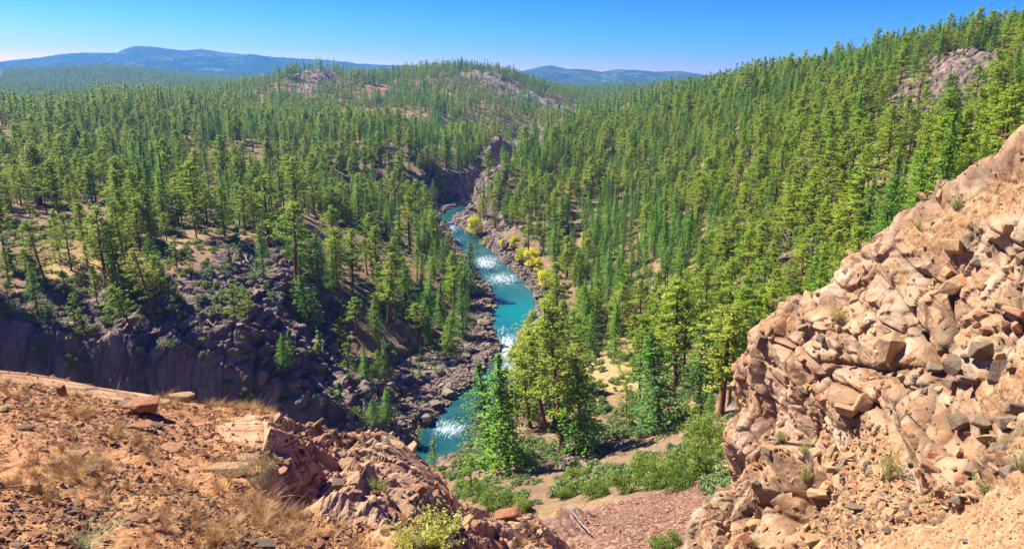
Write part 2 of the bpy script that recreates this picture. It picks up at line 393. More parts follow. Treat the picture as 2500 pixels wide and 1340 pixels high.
# bare rock areas, marked where they stand
ROCKS = [[(0, 830), (200, 800), (330, 780), (480, 770), (640, 760), (720, 790), (800, 850), (900, 880), (1010, 860), (1100, 850), (1180, 830), (1180, 1000), (1050, 1110), (600, 1130), (-300, 1130), (-300, 850)],
         [(1170, 450), (1290, 460), (1300, 560), (1230, 575), (1140, 560), (1130, 520)],
         [(1040, 430), (1140, 400), (1200, 350), (1300, 300), (1420, 285), (1440, 300), (1350, 330), (1260, 400), (1180, 520), (1060, 530)],
         [(2180, 310), (2190, 200), (2290, 125), (2420, 120), (2450, 170), (2400, 230), (2330, 280), (2260, 320)],
         [(1930, 215), (2000, 170), (2130, 150), (2150, 175), (2080, 200), (1960, 240)],
         [(1440, 300), (1560, 230), (1650, 215), (1680, 225), (1600, 250), (1520, 290)],
         [(690, 215), (740, 165), (800, 165), (840, 190), (880, 210), (800, 225)],
         [(1090, 180), (1180, 170), (1250, 200), (1420, 270), (1400, 290), (1260, 240), (1150, 215)],
         [(540, 620), (700, 600), (740, 680), (720, 760), (560, 740)]]
rock = np.zeros(len(X), np.float32)
rock[in_poly(U0, V0, [(-200, 720), (150, 700), (420, 690), (560, 600), (700, 590), (760, 700), (760, 850), (-200, 850)])] = .6
for poly in ROCKS: rock[in_poly(U0, V0, poly)] = 1
rock = rock.reshape(NR, NA)
def blur(a, k):
    for ax in (0, 1):
        c = np.cumsum(np.pad(a, [(k + 1, k) if x == ax else (0, 0) for x in (0, 1)], mode='edge'), axis=ax)
        a = (np.take(c, range(2 * k + 1, c.shape[ax]), ax) - np.take(c, range(0, c.shape[ax] - 2 * k - 1), ax)) / (2 * k + 1)
    return a
rock = blur(rock, 5).ravel()
rd, rlev = river_dist(X, Y)
P2 = np.stack([X, Y, Z], -1)
nz = fbm(P2 / 26.0, 4, 3)
rock = np.clip(np.maximum(rock, sstep(0.75, 1.2, S0) * 0.9), 0, 1)
rock = np.clip(rock + 0.9 * sstep(0.32, 0.55, fbm(P2 / 40.0, 4, 11)) * (RR < 2500), 0, 1)
bank = np.exp(-np.clip(rd, 0, None) / 7.0); rock = np.clip(np.maximum(rock, bank * 1.4), 0, 1)
amp = np.clip(RR * 0.008, 0.5, 6.5)
Z = Z + fbm(P2 / 120.0, 3, 13) * 11 * sstep(330, 700, RR) * (1 - sstep(1400, 2200, RR)) * sstep(0.12, -0.05, np.arctan2(X, Y))
Z = Z + nz * amp * 0.9 + fbm(P2 / 7.0, 3, 8) * 0.45
near = RR < 1300
idx = np.where(near & (rock > 0.05))[0]
pr = P2[idx].copy(); pr[:, 2] = Z[idx]
wp = np.stack([fbm(pr / 9, 2, 31), fbm(pr / 9, 2, 32), fbm(pr / 9, 2, 33)], -1) * 2.5
o1, c1 = facets(pr + wp * .3, (7, 7, 5), 101, 1.0)
o2, c2 = facets(pr, (2.8, 2.8, 2.0), 202, 1.2)
bb_ = np.cumsum(np.hypot(np.diff(gr, axis=0, prepend=gr[:1]), np.diff(gz, axis=0, prepend=gz[:1]))[:, ::1], 0); aa_ = gr * AZ[None]
rg_ = rough(aa_.ravel()[idx], bb_.ravel()[idx], .5, 1.25, (11, 4.6, 2.0, .9), (2.6, 1.3, .6, .25), 900)
o3, c3 = facets(pr, (1.3, 1.3, 1.1), 303)
steep = np.clip(S0[idx], 0.25, 1.0)
w_ = rock[idx]
o0, c0 = facets(pr + wp * 2, (22, 22, 26), 505)
cw = sstep(0.5, 1.0, S0[idx])
dd = w_ * (rg_ + o1 * .45 + o2 * .35 + o3 * 0.15 - np.exp(-c1 * 22) * .6 - np.exp(-c2 * 20) * .3 + cw * (o0 * .9 - np.exp(-c0 * 14) * .9) + cw * (1.5 - 3.0 * ((pr[:, 2] / 4.6 + fbm(pr / 14, 3, 66) * 1.6 + .25 * o2) % 1.0) ** 1.5))
# push rock along the surface normal (outwards over the canyon), not just up
S1, dzr, dza = slopes(Z.reshape(NR, NA)); dzr = dzr.ravel()[idx]; dza = dza.ravel()[idx]
az_all = np.tile(AZ, NR)[idx]
gxn = dzr * np.sin(az_all) + dza * np.cos(az_all); gyn = dzr * np.cos(az_all) - dza * np.sin(az_all)
nl_ = np.sqrt(gxn ** 2 + gyn ** 2 + 1)
X[idx] += -gxn / nl_ * dd; Y[idx] += -gyn / nl_ * dd; Z[idx] += dd / nl_
# carve the river bed
rd, rlev = river_dist(X, Y)
rag = fbm(np.stack([X, Y, Z * 0], -1) / 5.0, 4, 77) * 3.2
rdr = rd + rag * np.clip(1 - np.abs(rd) / 12, 0, 1)
Z = np.maximum(Z, np.where(rdr > 0, rlev + 0.25, -999))
bw = 9.0
t = sstep(0, bw, rdr)
shelf = rlev + 0.2 + np.clip(rdr, 0, 3) * 0.5
Zb = np.where(rdr < 0, rlev - np.clip(-rdr * 0.6, 0, 2.2) - 0.1, shelf * (1 - t) + Z * t)
Z = np.where(rdr < bw, Zb, Z)
idx2 = np.where((rdr > -1) & (rdr < bw))[0]
ob, cb = facets(np.stack([X, Y, Z], -1)[idx2], (2.2, 2.2, 2.2), 404); oc, cc = facets(np.stack([X, Y, Z], -1)[idx2], (0.9, 0.9, 0.9), 405)
Z[idx2] += (ob * 0.7 + oc * 0.3) * sstep(-1, 1.0, rdr[idx2]) * (1 - 0.5 * sstep(4, bw, rdr[idx2]))
GX, GY, GZ = X.reshape(NR, NA), Y.reshape(NR, NA), Z.reshape(NR, NA)

# depth buffer from the ground, for standing things on it where the photograph shows them
BW, BH = 1250, 670
def depth_buffer(Xg, Yg, Zg):
    u, v, f = proj(np.stack([Xg.ravel(), Yg.ravel(), Zg.ravel()], -1))
    buf = np.full(BW * BH, 1e9, np.float32); who = np.full(BW * BH, -1, np.int64)
    i = np.floor(u / 2).astype(int); j = np.floor(v / 2).astype(int)
    ok = (i >= 0) & (i < BW) & (j >= 0) & (j < BH) & (f > 0.5)
    ids = np.where(ok)[0]; ids = ids[np.argsort(-f[ids])]
    k = j[ids] * BW + i[ids]; buf[k] = f[ids]; who[k] = ids
    return buf.reshape(BH, BW), who.reshape(BH, BW), f
def fill(buf, who, k=2):
    for _ in range(k):
        b2 = buf.copy(); w2 = who.copy()
        for di, dj in ((0, 1), (1, 0), (0, -1), (-1, 0)):
            s = np.roll(buf, (di, dj), (0, 1)); w = np.roll(who, (di, dj), (0, 1))
            m = (who < 0) & (w >= 0) & (s < b2); b2[m] = s[m]; w2[m] = w[m]
        buf, who = b2, w2
    return buf, who
tbuf, twho, _ = depth_buffer(GX, GY, GZ); tbuf, twho = fill(tbuf, twho, 3)
GP = np.stack([X, Y, Z], -1)
def hit(u, v):
    i = int(np.clip(u / 2, 0, BW - 1)); j = int(np.clip(v / 2, 0, BH - 1))
    for rad in range(0, 14):
        w = twho[max(0, j - rad):j + rad + 1, max(0, i - rad):i + rad + 1]
        w = w[w >= 0]
        if len(w): return GP[w[np.argmin(((np.array(proj(GP[w])[:2]).T - (u, v)) ** 2).sum(1))]].copy()
    return P(u, v, 200)
def ground_z(x, y):
    x = np.atleast_1d(x); y = np.atleast_1d(y)
    fi = np.interp(np.log(np.hypot(x, y)), LR, np.arange(NR)); fj = (np.arctan2(x, y) - AZ[0]) / (AZ[1] - AZ[0])
    return bilin(GZ, fi, np.clip(fj, 0, NA - 1.001))
print('terrain', time.time() - T0)

def ground_mat():
    t = NT('forest_floor'); p = t.pos()
    rk = t.attr('rock'); sc = t.attr('scree'); gr_ = t.attr('grass')
    n1 = t.noise(p, 0.12, 6, 0.65); n2 = t.noise(p, 1.1, 6, 0.7); n3 = t.noise(p, 0.35, 5)
    soil = t.ramp(n2, [(0.3, (0.09, 0.05, 0.032)), (0.5, (0.19, 0.11, 0.065)), (0.7, (0.30, 0.195, 0.115))])
    litter = t.ramp(n1, [(0.35, (0.13, 0.09, 0.05)), (0.65, (0.29, 0.21, 0.10))])
    soil = t.mix(0.45, soil, litter)
    grass = t.ramp(n2, [(0.3, (0.24, 0.155, 0.06)), (0.7, (0.42, 0.30, 0.13))])
    soil = t.mix(gr_, soil, grass)
    stone = t.ramp(n3, [(0.3, (0.085, 0.062, 0.052)), (0.48, (0.175, 0.125, 0.10)), (0.6, (0.25, 0.185, 0.14)), (0.72, (0.27, 0.15, 0.08))])
    stone = t.mix(0.5, stone, t.ramp(n2, [(0.3, (0.06, 0.046, 0.04)), (0.7, (0.31, 0.245, 0.195))]))
    stone = t.mix(0.3, stone, t.ramp(t.attr('tone'), [(0.1, (0.08, 0.055, 0.05)), (0.5, (0.26, 0.17, 0.135)), (0.8, (0.42, 0.31, 0.25)), (0.95, (0.34, 0.17, 0.08))]))
    stone = t.mix(t.math('MULTIPLY', t.attr('crack'), 0.6), stone, (0.035, 0.025, 0.022))
    rkf = t.math('MULTIPLY', t.math('SUBTRACT', t.math('ADD', rk, t.math('MULTIPLY', n2, 0.5)), 0.5), 3.0)
    cl = t.N('ShaderNodeClamp'); t.L(rkf, cl.inputs[0])
    c = t.mix(cl.outputs[0], soil, stone)
    scree = t.ramp(t.voro(p, 2.6, 'F1', 'Color'), [(0.2, (0.13, 0.062, 0.038)), (0.5, (0.21, 0.115, 0.07)), (0.8, (0.29, 0.185, 0.12))])
    c = t.mix(sc, c, scree)
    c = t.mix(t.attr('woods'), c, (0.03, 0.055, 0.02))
    t.col(c, 0.95, 0.1)
    b1 = t.bump(n2, 0.7, 0.5); b2 = t.bump(t.noise(p, 4.0, 4, 0.7), 0.6, 0.12, b1)
    t.L(b2, t.b.inputs['Normal']); return t.m
M_GROUND = ground_mat()
FG = grid_faces(NR, NA)
me = np_mesh('ground', GP, FG, smooth=~((rock[FG[:, 0]] > .3) & (RR[FG[:, 0]] < 600)))
Uf, Vf, _ = proj(GP)
rk_col = np.clip(rock + 0.7 * sstep(0.9, 1.5, slopes(GZ)[0].ravel()), 0, 1)
fattr(me, 'rock', rk_col)
ca_ = np.zeros(len(X), np.float32); ca_[idx] = np.clip(np.exp(-c1 * 14) + np.exp(-c2 * 12) * .7, 0, 1); fattr(me, 'crack', ca_); tn_ = np.full(len(X), .5, np.float32); tn_[idx] = .5 + .5 * facets(pr, (3.2, 3.2, 2.2), 707, 0, .01)[0]; fattr(me, 'tone', tn_)
scree = in_poly(Uf, Vf, [(1320, 1340), (1330, 1290), (1420, 1235), (1640, 1190), (1720, 1170), (1800, 1500), (1200, 1500)]) * (RR < 80) * 1.0
fattr(me, 'scree', blur(scree.reshape(NR, NA), 4))
GRASS = [[(510, 400), (560, 385), (640, 395), (650, 412), (560, 420)], [(560, 640), (600, 620), (640, 650), (630, 690), (560, 690)],
         [(1420, 880), (1560, 860), (1600, 940), (1450, 960)], [(1130, 190), (1230, 200), (1260, 225), (1150, 210)], [(2230, 170), (2330, 130), (2400, 135), (2380, 160), (2280, 200)],
         [(100, 640), (300, 600), (420, 600), (300, 690), (120, 690)], [(1600, 660), (1700, 640), (1700, 760), (1600, 760)], [(1130, 575), (1200, 570), (1240, 600), (1180, 605)]]
gs = np.zeros(len(X), np.float32)
for poly in GRASS: gs[in_poly(Uf, Vf, poly)] = 1
gs = np.clip(blur(gs.reshape(NR, NA), 6).ravel() + 0.6 * sstep(0.1, 0.5, fbm(GP / 30, 3, 55)), 0, 1)
fattr(me, 'grass', gs)
fattr(me, 'woods', 0.85 * sstep(1150, 1700, RR))  # far ground: forest-floor shade and dark green understory put into the colour
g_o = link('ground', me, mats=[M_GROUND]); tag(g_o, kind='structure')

# ---------------------------------------------------------------- water
def water():
    N_, Mw = len(RC), 40
    RCf = catmull(RC[:, :4], 6); N_ = len(RCf)
    tan = np.gradient(RCf[:, :2], axis=0); tan /= np.linalg.norm(tan, axis=1)[:, None] + 1e-9
    nor = np.stack([tan[:, 1], -tan[:, 0]], -1)
    s = np.linspace(-1, 1, Mw)
    x = RCf[:, None, 0] + nor[:, None, 0] * s * (RCf[:, None, 3] + 4); y = RCf[:, None, 1] + nor[:, None, 1] * s * (RCf[:, None, 3] + 4)
    z = RCf[:, None, 2] + 0 * s
    Pw = np.stack([x, y, z], -1).reshape(-1, 3)
    u, v, _ = proj(Pw)
    foam = np.zeros(len(Pw), np.float32)
    for (uc, vc, su, sv, a) in ((1100, 555, 25, 22, .9), (1120, 585, 30, 12, .6), (1185, 640, 45, 22, 1.0), (1225, 680, 60, 22, .9), (1180, 610, 30, 14, .5), (1240, 850, 35, 50, 1.15), (1225, 805, 30, 18, .7),
                               (1245, 900, 40, 40, 1.0), (1095, 1045, 60, 28, .95), (1200, 950, 50, 60, .6), (1270, 700, 30, 30, .35)):
        foam = np.maximum(foam, a * np.exp(-((u - uc) / su) ** 2 - ((v - vc) / sv) ** 2))
    deep = np.exp(-((u - 1265) / 75) ** 2 - ((v - 765) / 50) ** 2)
    edge = np.tile(np.abs(s), N_)
    fs = np.repeat(np.concatenate([[0], np.cumsum(np.linalg.norm(np.diff(RCf[:, :2], axis=0), axis=1))]), Mw); fc = (s[None, :] * (RCf[:, None, 3] + 4)).ravel()
    Pw[:, 2] += fbm(np.stack([Pw[:, 0], Pw[:, 1], Pw[:, 2] * 0], -1) / 1.6, 3, 5) * (0.05 + 0.35 * np.clip(foam, 0, 1))
    me = np_mesh('river', Pw, grid_faces(N_, Mw), smooth=True)
    fattr(me, 'foam', foam); fattr(me, 'deep', deep); fattr(me, 'edge', edge); fattr(me, 'along', fs); fattr(me, 'across', fc)
    t = NT('river_water'); p = t.pos()
    cv = t.N('ShaderNodeCombineXYZ'); t.L(t.math('MULTIPLY', t.attr('along'), 0.30), cv.inputs[0]); t.L(t.math('MULTIPLY', t.attr('across'), 1.5), cv.inputs[1])
    nf = t.noise(cv.outputs[0], 1.0, 7, 0.74, 1.2); nb = t.noise(p, 1.7, 4, 0.6)
    f = t.math('ADD', t.math('MULTIPLY', t.attr('foam'), 0.345), t.math('MULTIPLY', nf, 1.0))
    fr = t.ramp(f, [(0.70, (0, 0, 0)), (0.80, (0.35, 0.35, 0.35)), (0.98, (1, 1, 1))])
    c = t.mix(t.ramp(nb, [(0.3, (0, 0, 0)), (0.7, (1, 1, 1))]), (0.006, 0.055, 0.055), (0.03, 0.115, 0.09))
    c = t.mix(t.ramp(t.noise(p, 0.09, 4), [(.4, (0, 0, 0)), (.62, (.8, .8, .8))]), c, (0.004, 0.035, 0.045))
    c = t.mix(t.attr('deep'), c, (0.0, 0.14, 0.14))
    c = t.mix(t.ramp(t.attr('edge'), [(0.65, (0, 0, 0)), (0.95, (0.7, 0.7, 0.7))]), c, (0.07, 0.12, 0.08))
    c = t.mix(fr, c, (0.62, 0.70, 0.70))
    t.col(c, 0.12, 0.32)
    t.L(t.ramp(fr, [(0, (0.10, 0.10, 0.10)), (1, (0.7, 0.7, 0.7))]), t.b.inputs['Roughness'])
    b = t.bump(t.noise(p, 2.5, 5, 0.65), 0.35, 0.25); b2 = t.bump(f, 0.4, 0.25, b); t.L(b2, t.b.inputs['Normal'])
    o = link('river', me, mats=[t.m]); tag(o, kind='structure')
water()

# ---------------------------------------------------------------- far mountains (own distance and depth)
def mountain(name, prof, dist, depth, base_v, shade, seed, valleys=9):
    us = np.array([a for a, b in prof], float); vs = np.array([b for a, b in prof], float)
    na, nr = 900, 220
    u0, u1 = us[0], us[-1]
    ug = np.linspace(u0, u1, na); tg = np.linspace(-1, 1.0, nr)
    vg = np.interp(ug, us, vs)
    d = ray(ug, vg); top = d * (dist / np.hypot(d[:, 0], d[:, 1]))[:, None]
    db = ray(ug, np.full(na, base_v)); zb = (db[:, 2] / np.hypot(db[:, 0], db[:, 1])) * (dist - depth)
    H = top[:, 2]; az = np.arctan2(d[:, 0], d[:, 1])
    G = np.zeros((nr, na, 3))
    for k, t_ in enumerate(tg):
        r = dist + t_ * depth
        f = 1 - abs(t_) ** 1.15
        G[k, :, 0] = r * np.sin(az); G[k, :, 1] = r * np.cos(az)
        G[k, :, 2] = zb + (H - zb) * f
    p = G.reshape(-1, 3)
    nn = fbm(np.stack([p[:, 0], p[:, 1], p[:, 2] * 0], -1) / (dist * 0.085), 5, seed, 0.55)
    ridged = 1 - np.abs(fbm(np.stack([p[:, 0] + 0.25 * p[:, 1], p[:, 1] * 0.45, p[:, 2] * 0], -1) / (dist * 0.05), 5, seed + 9, 0.55)) * 2
    tt = np.repeat(np.abs(tg), na)
    side = 4 * tt * (1 - tt)
    p[:, 2] += (nn * 0.35 + ridged * 0.32 - 0.25) * side * 0.85 * (np.tile(H - zb, nr)) + nn * 0.03 * np.tile(H - zb, nr)
    me = np_mesh(name, p, grid_faces(nr, na), smooth=True)
    t = NT(name + '_cover'); q = t.pos(); n1 = t.noise(q, 0.0035, 8, 0.75); n2 = t.noise(q, 0.03, 6, 0.8)
    c = t.ramp(t.math('ADD', t.math('MULTIPLY', n1, 0.6), t.math('MULTIPLY', n2, 0.4)), [(0.40, shade[0]), (0.52, shade[1]), (0.64, shade[2])])
    t.col(c, 0.95, 0.1); t.L(t.bump(n2, 1.0, 25), t.b.inputs['Normal'])
    o = link(name, me, mats=[t.m]); tag(o, kind='structure')
mountain('mountain_range', [(-700, 175), (-400, 165), (-200, 160), (0, 151), (100, 142), (200, 129), (285, 129), (300, 122), (330, 113), (370, 115), (420, 122), (450, 125), (490, 120), (540, 127), (600, 133),
         (700, 143), (780, 146), (840, 152), (880, 158), (960, 160), (1050, 162), (1150, 175), (1300, 195)], 7000, 2600, 199, [(0.006, 0.02, 0.012), (0.02, 0.045, 0.02), (0.22, 0.22, 0.12)], 3)
mountain('distant_hills', [(1100, 205), (1180, 195), (1270, 175), (1320, 163), (1345, 160), (1380, 168), (1400, 170), (1440, 172), (1470, 176), (1510, 170), (1560, 172), (1600, 176), (1660, 174), (1700, 180), (1740, 186), (1800, 190), (2000, 188), (2300, 195), (2600, 200)],
         6200, 2200, 228, [(0.01, 0.03, 0.015), (0.05, 0.08, 0.03), (0.30, 0.27, 0.17)], 21)
def plain():
    az = np.linspace(R(-60), R(56), 200); rs = np.exp(np.linspace(math.log(4500), math.log(9500), 60))
    G = np.stack([np.outer(rs, np.sin(az)), np.outer(rs, np.cos(az)), np.outer(-0.0115 * rs + 10, np.ones(200))], -1).reshape(-1, 3)
    G[:, 2] -= 25 + 15 * fbm(G / 900.0, 3, 4)
    link('valley_plain', np_mesh('valley_plain', G, grid_faces(60, 200), smooth=True), mats=[bpy.data.materials['distant_hills_cover']])['kind'] = 'structure'
plain()
print('mountains', time.time() - T0)
# ---------------------------------------------------------------- trees: meshes
class Acc:
    def __init__(s): s.V = []; s.F4 = []; s.n = 0
    def add(s, V, F): s.V.append(V); s.F4.append(F + s.n); s.n += len(V)
    def mesh(s, name, smooth=False): return np_mesh(name, np.concatenate(s.V), np.concatenate(s.F4), smooth=smooth)
def tube(acc, pts_, rad, k=6):
    pts_ = np.asarray(pts_, float); n = len(pts_); rad = np.asarray(rad, float)
    t = np.gradient(pts_, axis=0); t /= np.linalg.norm(t, axis=1)[:, None] + 1e-9
    up = np.where(np.abs(t[:, 2:3]) > 0.9, [[1.0, 0, 0]], [[0, 0, 1.0]])
    a = np.cross(t, up); a /= np.linalg.norm(a, axis=1)[:, None] + 1e-9; b = np.cross(t, a)
    ang = np.arange(k) / k * 2 * math.pi
    V = pts_[:, None] + rad[:, None, None] * (a[:, None] * np.cos(ang)[None, :, None] + b[:, None] * np.sin(ang)[None, :, None])
    i = np.arange(n - 1)[:, None] * k; j = np.arange(k)[None]; j2 = (j + 1) % k
    acc.add(V.reshape(-1, 3), np.stack([i + j, i + j2, i + k + j2, i + k + j], -1).reshape(-1, 4))
def leaves(acc, cpos, nrm, size, aspect, rg):
    """one diamond leaf-cluster face per centre, facing roughly nrm"""
    n = len(cpos); nrm = nrm + rg.normal(0, 0.45, (n, 3)); nrm /= np.linalg.norm(nrm, axis=1)[:, None] + 1e-9
    a = np.cross(nrm, rg.normal(0, 1, (n, 3))); a /= np.linalg.norm(a, axis=1)[:, None] + 1e-9; b = np.cross(nrm, a)
    s = (size * rg.uniform(0.6, 1.35, n))[:, None]
    V = np.stack([cpos - a * s * .5, cpos + b * s * .5 * aspect, cpos + a * s * .5, cpos - b * s * .5 * aspect], 1).reshape(-1, 3)
    acc.add(V, np.arange(n * 4).reshape(n, 4))
def pine(h, seed, crown0=0.35, width=0.19, nb=60, per=7, tuft=11, leaf=0.34, bend=0.02, ragged=0.45, sparse=0.0):
    """ponderosa: tall trunk, irregular crown of rounded needle tufts"""
    rg = np.random.default_rng(seed); wood = Acc(); lf = Acc()
    n = 14; zz = np.linspace(0, 1, n); off = np.cumsum(rg.normal(0, bend, (n, 2)), 0) * h * 0.06; off -= off[0]
    ax = np.stack([off[:, 0], off[:, 1], zz * h], -1)
    tr = h * 0.0145 * (1 - zz) ** 0.8 + 0.03; tr[0] *= 1.35
    axb = ax.copy(); axb[0, 2] = -0.8
    tube(wood, axb, tr, 7)
    def axis(z): return np.array([np.interp(z, ax[:, 2], ax[:, i]) for i in range(3)])
    cc = []; cn = []
    for i in range(nb):
        t = (i + rg.uniform(0, 1)) / nb; t = t ** 0.9
        z = h * (crown0 + (0.985 - crown0) * t)
        prof = (1 - t) ** 0.55 * min(1.0, 0.45 + 2.6 * t) + 0.10
        L = h * width * prof * rg.uniform(1 - ragged, 1.08)
        if rg.uniform() < sparse * (1 - t): L *= 0.35
        a = rg.uniform(0, 2 * math.pi); el = np.interp(t, [0, 0.4, 1], [-0.22, 0.12, 0.8]) + rg.normal(0, 0.13)
        d = np.array([math.cos(a) * math.cos(el), math.sin(a) * math.cos(el), math.sin(el)])
        o = axis(z); s = np.linspace(0, 1, 4)
        bp = o + d * L * s[:, None]; bp[:, 2] += -0.06 * L * np.sin(s * 3.1) + 0.14 * L * s ** 3
        tube(wood, bp, 0.006 * h * (1 - s * 0.8) * (0.4 + 0.6 * (1 - t)), 3)
        m = max(2, int(per * (0.4 + prof * 0.75)))
        for q in range(m):
            f = rg.uniform(0.38, 1.05) if L > h * 0.04 else rg.uniform(0.1, 1.0)
            c = o + d * L * f; c[2] += 0.10 * L * f ** 2
            c = c + rg.normal(0, 1, 3) * np.array([0.11, 0.11, 0.05]) * L * (0.5 + f)
            cc.append(c); cn.append(d * 0.5 + np.array([0, 0, 0.9]))
    cc = np.array(cc); cn = np.array(cn)
    rad = rg.uniform(0.75, 1.25, len(cc)) * h * 0.021 + 0.06
    k = tuft; dirs = rg.normal(0, 1, (len(cc), k, 3)); dirs /= np.linalg.norm(dirs, axis=2)[..., None]
    dirs[..., 2] = np.where(rg.uniform(size=dirs.shape[:2]) < 0.75, np.abs(dirs[..., 2]), dirs[..., 2])
    p = cc[:, None] + dirs * rad[:, None, None] * rg.uniform(0.35, 1.0, (len(cc), k, 1)) * np.array([1.15, 1.15, 0.75])
    leaves(lf, p.reshape(-1, 3), (dirs * 0.8 + cn[:, None] * 0.55).reshape(-1, 3), leaf * h / 20, 0.62, rg)
    return lf.mesh('crown'), wood.mesh('trunk', True)
def fir(h, seed, crown0=0.06, width=0.17, step=0.030, per=9, leaf=0.42, tier=8, droop=0.25, irr=0.25, bend=0.01):
    """fir or spruce: pointed cone of drooping layered boughs"""
    rg = np.random.default_rng(seed); wood = Acc(); lf = Acc()
    n = 10; zz = np.linspace(0, 1, n); off = np.cumsum(rg.normal(0, bend, (n, 2)), 0) * h * 0.06; off -= off[0]
    ax = np.stack([off[:, 0], off[:, 1], zz * h], -1); axb = ax.copy(); axb[0, 2] = -0.8
    tube(wood, axb, h * 0.013 * (1 - zz) + 0.02, 6)
    t = 0.0; cc = []; cn = []; ls = []
    ph = rg.uniform(0, 6)
    while t < 0.985:
        z = h * (crown0 + (1 - crown0) * t)
        o = np.array([np.interp(z, ax[:, 2], ax[:, 0]), np.interp(z, ax[:, 2], ax[:, 1]), z])
        for b_ in range(tier if t < 0.8 else max(4, tier - 3)):
            a = rg.uniform(0, 2 * math.pi)
            lobe = 1 + 0.22 * math.sin(2 * a + ph + t * 7)
            L = h * width * ((1 - t) ** 0.82 + 0.02) * min(1, 0.6 + t * 5) * rg.uniform(1 - irr, 1.1) * lobe
            el = np.interp(t, [0, 0.6, 1], [-droop, 0.05, 0.75]) + rg.normal(0, 0.08)
            d = np.array([math.cos(a) * math.cos(el), math.sin(a) * math.cos(el), math.sin(el)])
            side = np.array([-math.sin(a), math.cos(a), 0])
            if rg.uniform() < 0.35: tube(wood, np.array([o, o + d * L * .5, o + d * L * .95]), [0.0035 * h, 0.002 * h, 0.001 * h], 3)
            m = max(2, int(per * L / (h * width) + 1.5))
            f = (np.arange(m) + rg.uniform(0, 1, m)) / m; f = 0.12 + 0.92 * f
            wdt = 0.26 * L * (1.05 - f)
            c = o + d * (L * f)[:, None] + side * (rg.uniform(-1, 1, m) * wdt)[:, None]
            c[:, 2] += -0.10 * L * f ** 2 + rg.normal(0, 0.012 * h * 0.6, m)
            cc.append(c); cn.append(np.tile(d * 0.35 + np.array([0, 0, 1.0]), (m, 1)))
        t += step * rg.uniform(0.7, 1.3) * (1.0 - 0.45 * t)
    cc = np.concatenate(cc); cn = np.concatenate(cn)
    leaves(lf, cc, cn, leaf * h / 20, 0.55, rg)
    under = cc[rg.uniform(size=len(cc)) < 0.5]; under = under - [0, 0, 0.012 * h]
    leaves(lf, under, rg.normal(0, 1, (len(under), 3)), leaf * h / 20 * 0.8, 0.5, rg)
    return lf.mesh('crown'), wood.mesh('trunk', True)
def shrub(w, h, seed, n=900, leaf=0.22, lobes=14, stems=7, aspect=0.7, cone=0.0):
    """many-stemmed bush or juniper; foliage in overlapping clumps with gaps"""
    rg = np.random.default_rng(seed); wood = Acc(); lf = Acc()
    cs = []
    for i in range(lobes):
        a = rg.uniform(0, 6.283); r = math.sqrt(rg.uniform()) * 0.75
        z = rg.uniform(0.25, 0.85); 
        sc = (1 - cone * z); cs.append((math.cos(a) * r * w / 2 * sc, math.sin(a) * r * w / 2 * sc, z * h * (1 if cone else (1 - 0.45 * r))))
    if cone: cs += [(0, 0, h * q) for q in (0.55, 0.75, 0.9)]
    cs = np.array(cs)
    for c in cs[:stems]:
        b0 = np.array([c[0] * .15, c[1] * .15, -0.25]); mid = (b0 + c) / 2 + rg.normal(0, 0.05 * w, 3)
        tube(wood, np.array([b0, mid, c]), [0.02 * h, 0.013 * h, 0.005 * h], 4)
    m = n // len(cs)
    d = rg.normal(0, 1, (len(cs), m, 3)); d /= np.linalg.norm(d, axis=2)[..., None]
    rad = rg.uniform(0.10, 0.22, (len(cs), 1, 1)) * w * np.where(cone > 0, np.clip(1.25 - cs[:, 2] / h * cone, 0.25, 1), 1)[:, None, None]
    p = cs[:, None] + d * rad * rg.uniform(0.55, 1.0, (len(cs), m, 1)) * np.array([1, 1, 0.8])
    p = p.reshape(-1, 3); nn = (d * 0.9 + [0, 0, 0.35]).reshape(-1, 3)
    ok = p[:, 2] > 0.02 * h
    leaves(lf, p[ok], nn[ok], leaf, aspect, rg)
    return lf.mesh('crown'), wood.mesh('trunk', True)
def snag_mesh(h, seed, nb=26, low=0.15):
    rg = np.random.default_rng(seed); wood = Acc(); zz = np.linspace(0, 1, 8)
    ax = np.stack([np.cumsum(rg.normal(0, .012, 8)) * h * .3, np.cumsum(rg.normal(0, .012, 8)) * h * .3, zz * h], -1); ax[0] = (0, 0, -.5)
    tube(wood, ax, h * 0.013 * (1 - zz) + 0.02, 6)
    for i in range(nb):
        z = h * rg.uniform(low, 0.97); a = rg.uniform(0, 6.283); L = h * 0.16 * (1.15 - z / h) * rg.uniform(.4, 1.2)
        o = np.array([np.interp(z, ax[:, 2], ax[:, 0]), np.interp(z, ax[:, 2], ax[:, 1]), z])
        d = np.array([math.cos(a), math.sin(a), rg.uniform(-.3, .4)])
        p1 = o + d * L * .6 + rg.normal(0, .05 * L, 3)
        tube(wood, np.array([o, p1, o + d * L + rg.normal(0, .12 * L, 3)]), [.004 * h, .0025 * h, .001 * h], 3)
        for _ in range(2):
            tube(wood, np.array([p1, p1 + d * L * .3 + rg.normal(0, .2 * L, 3)]), [.002 * h, .0008 * h], 3)
    return wood.mesh('trunk', True)

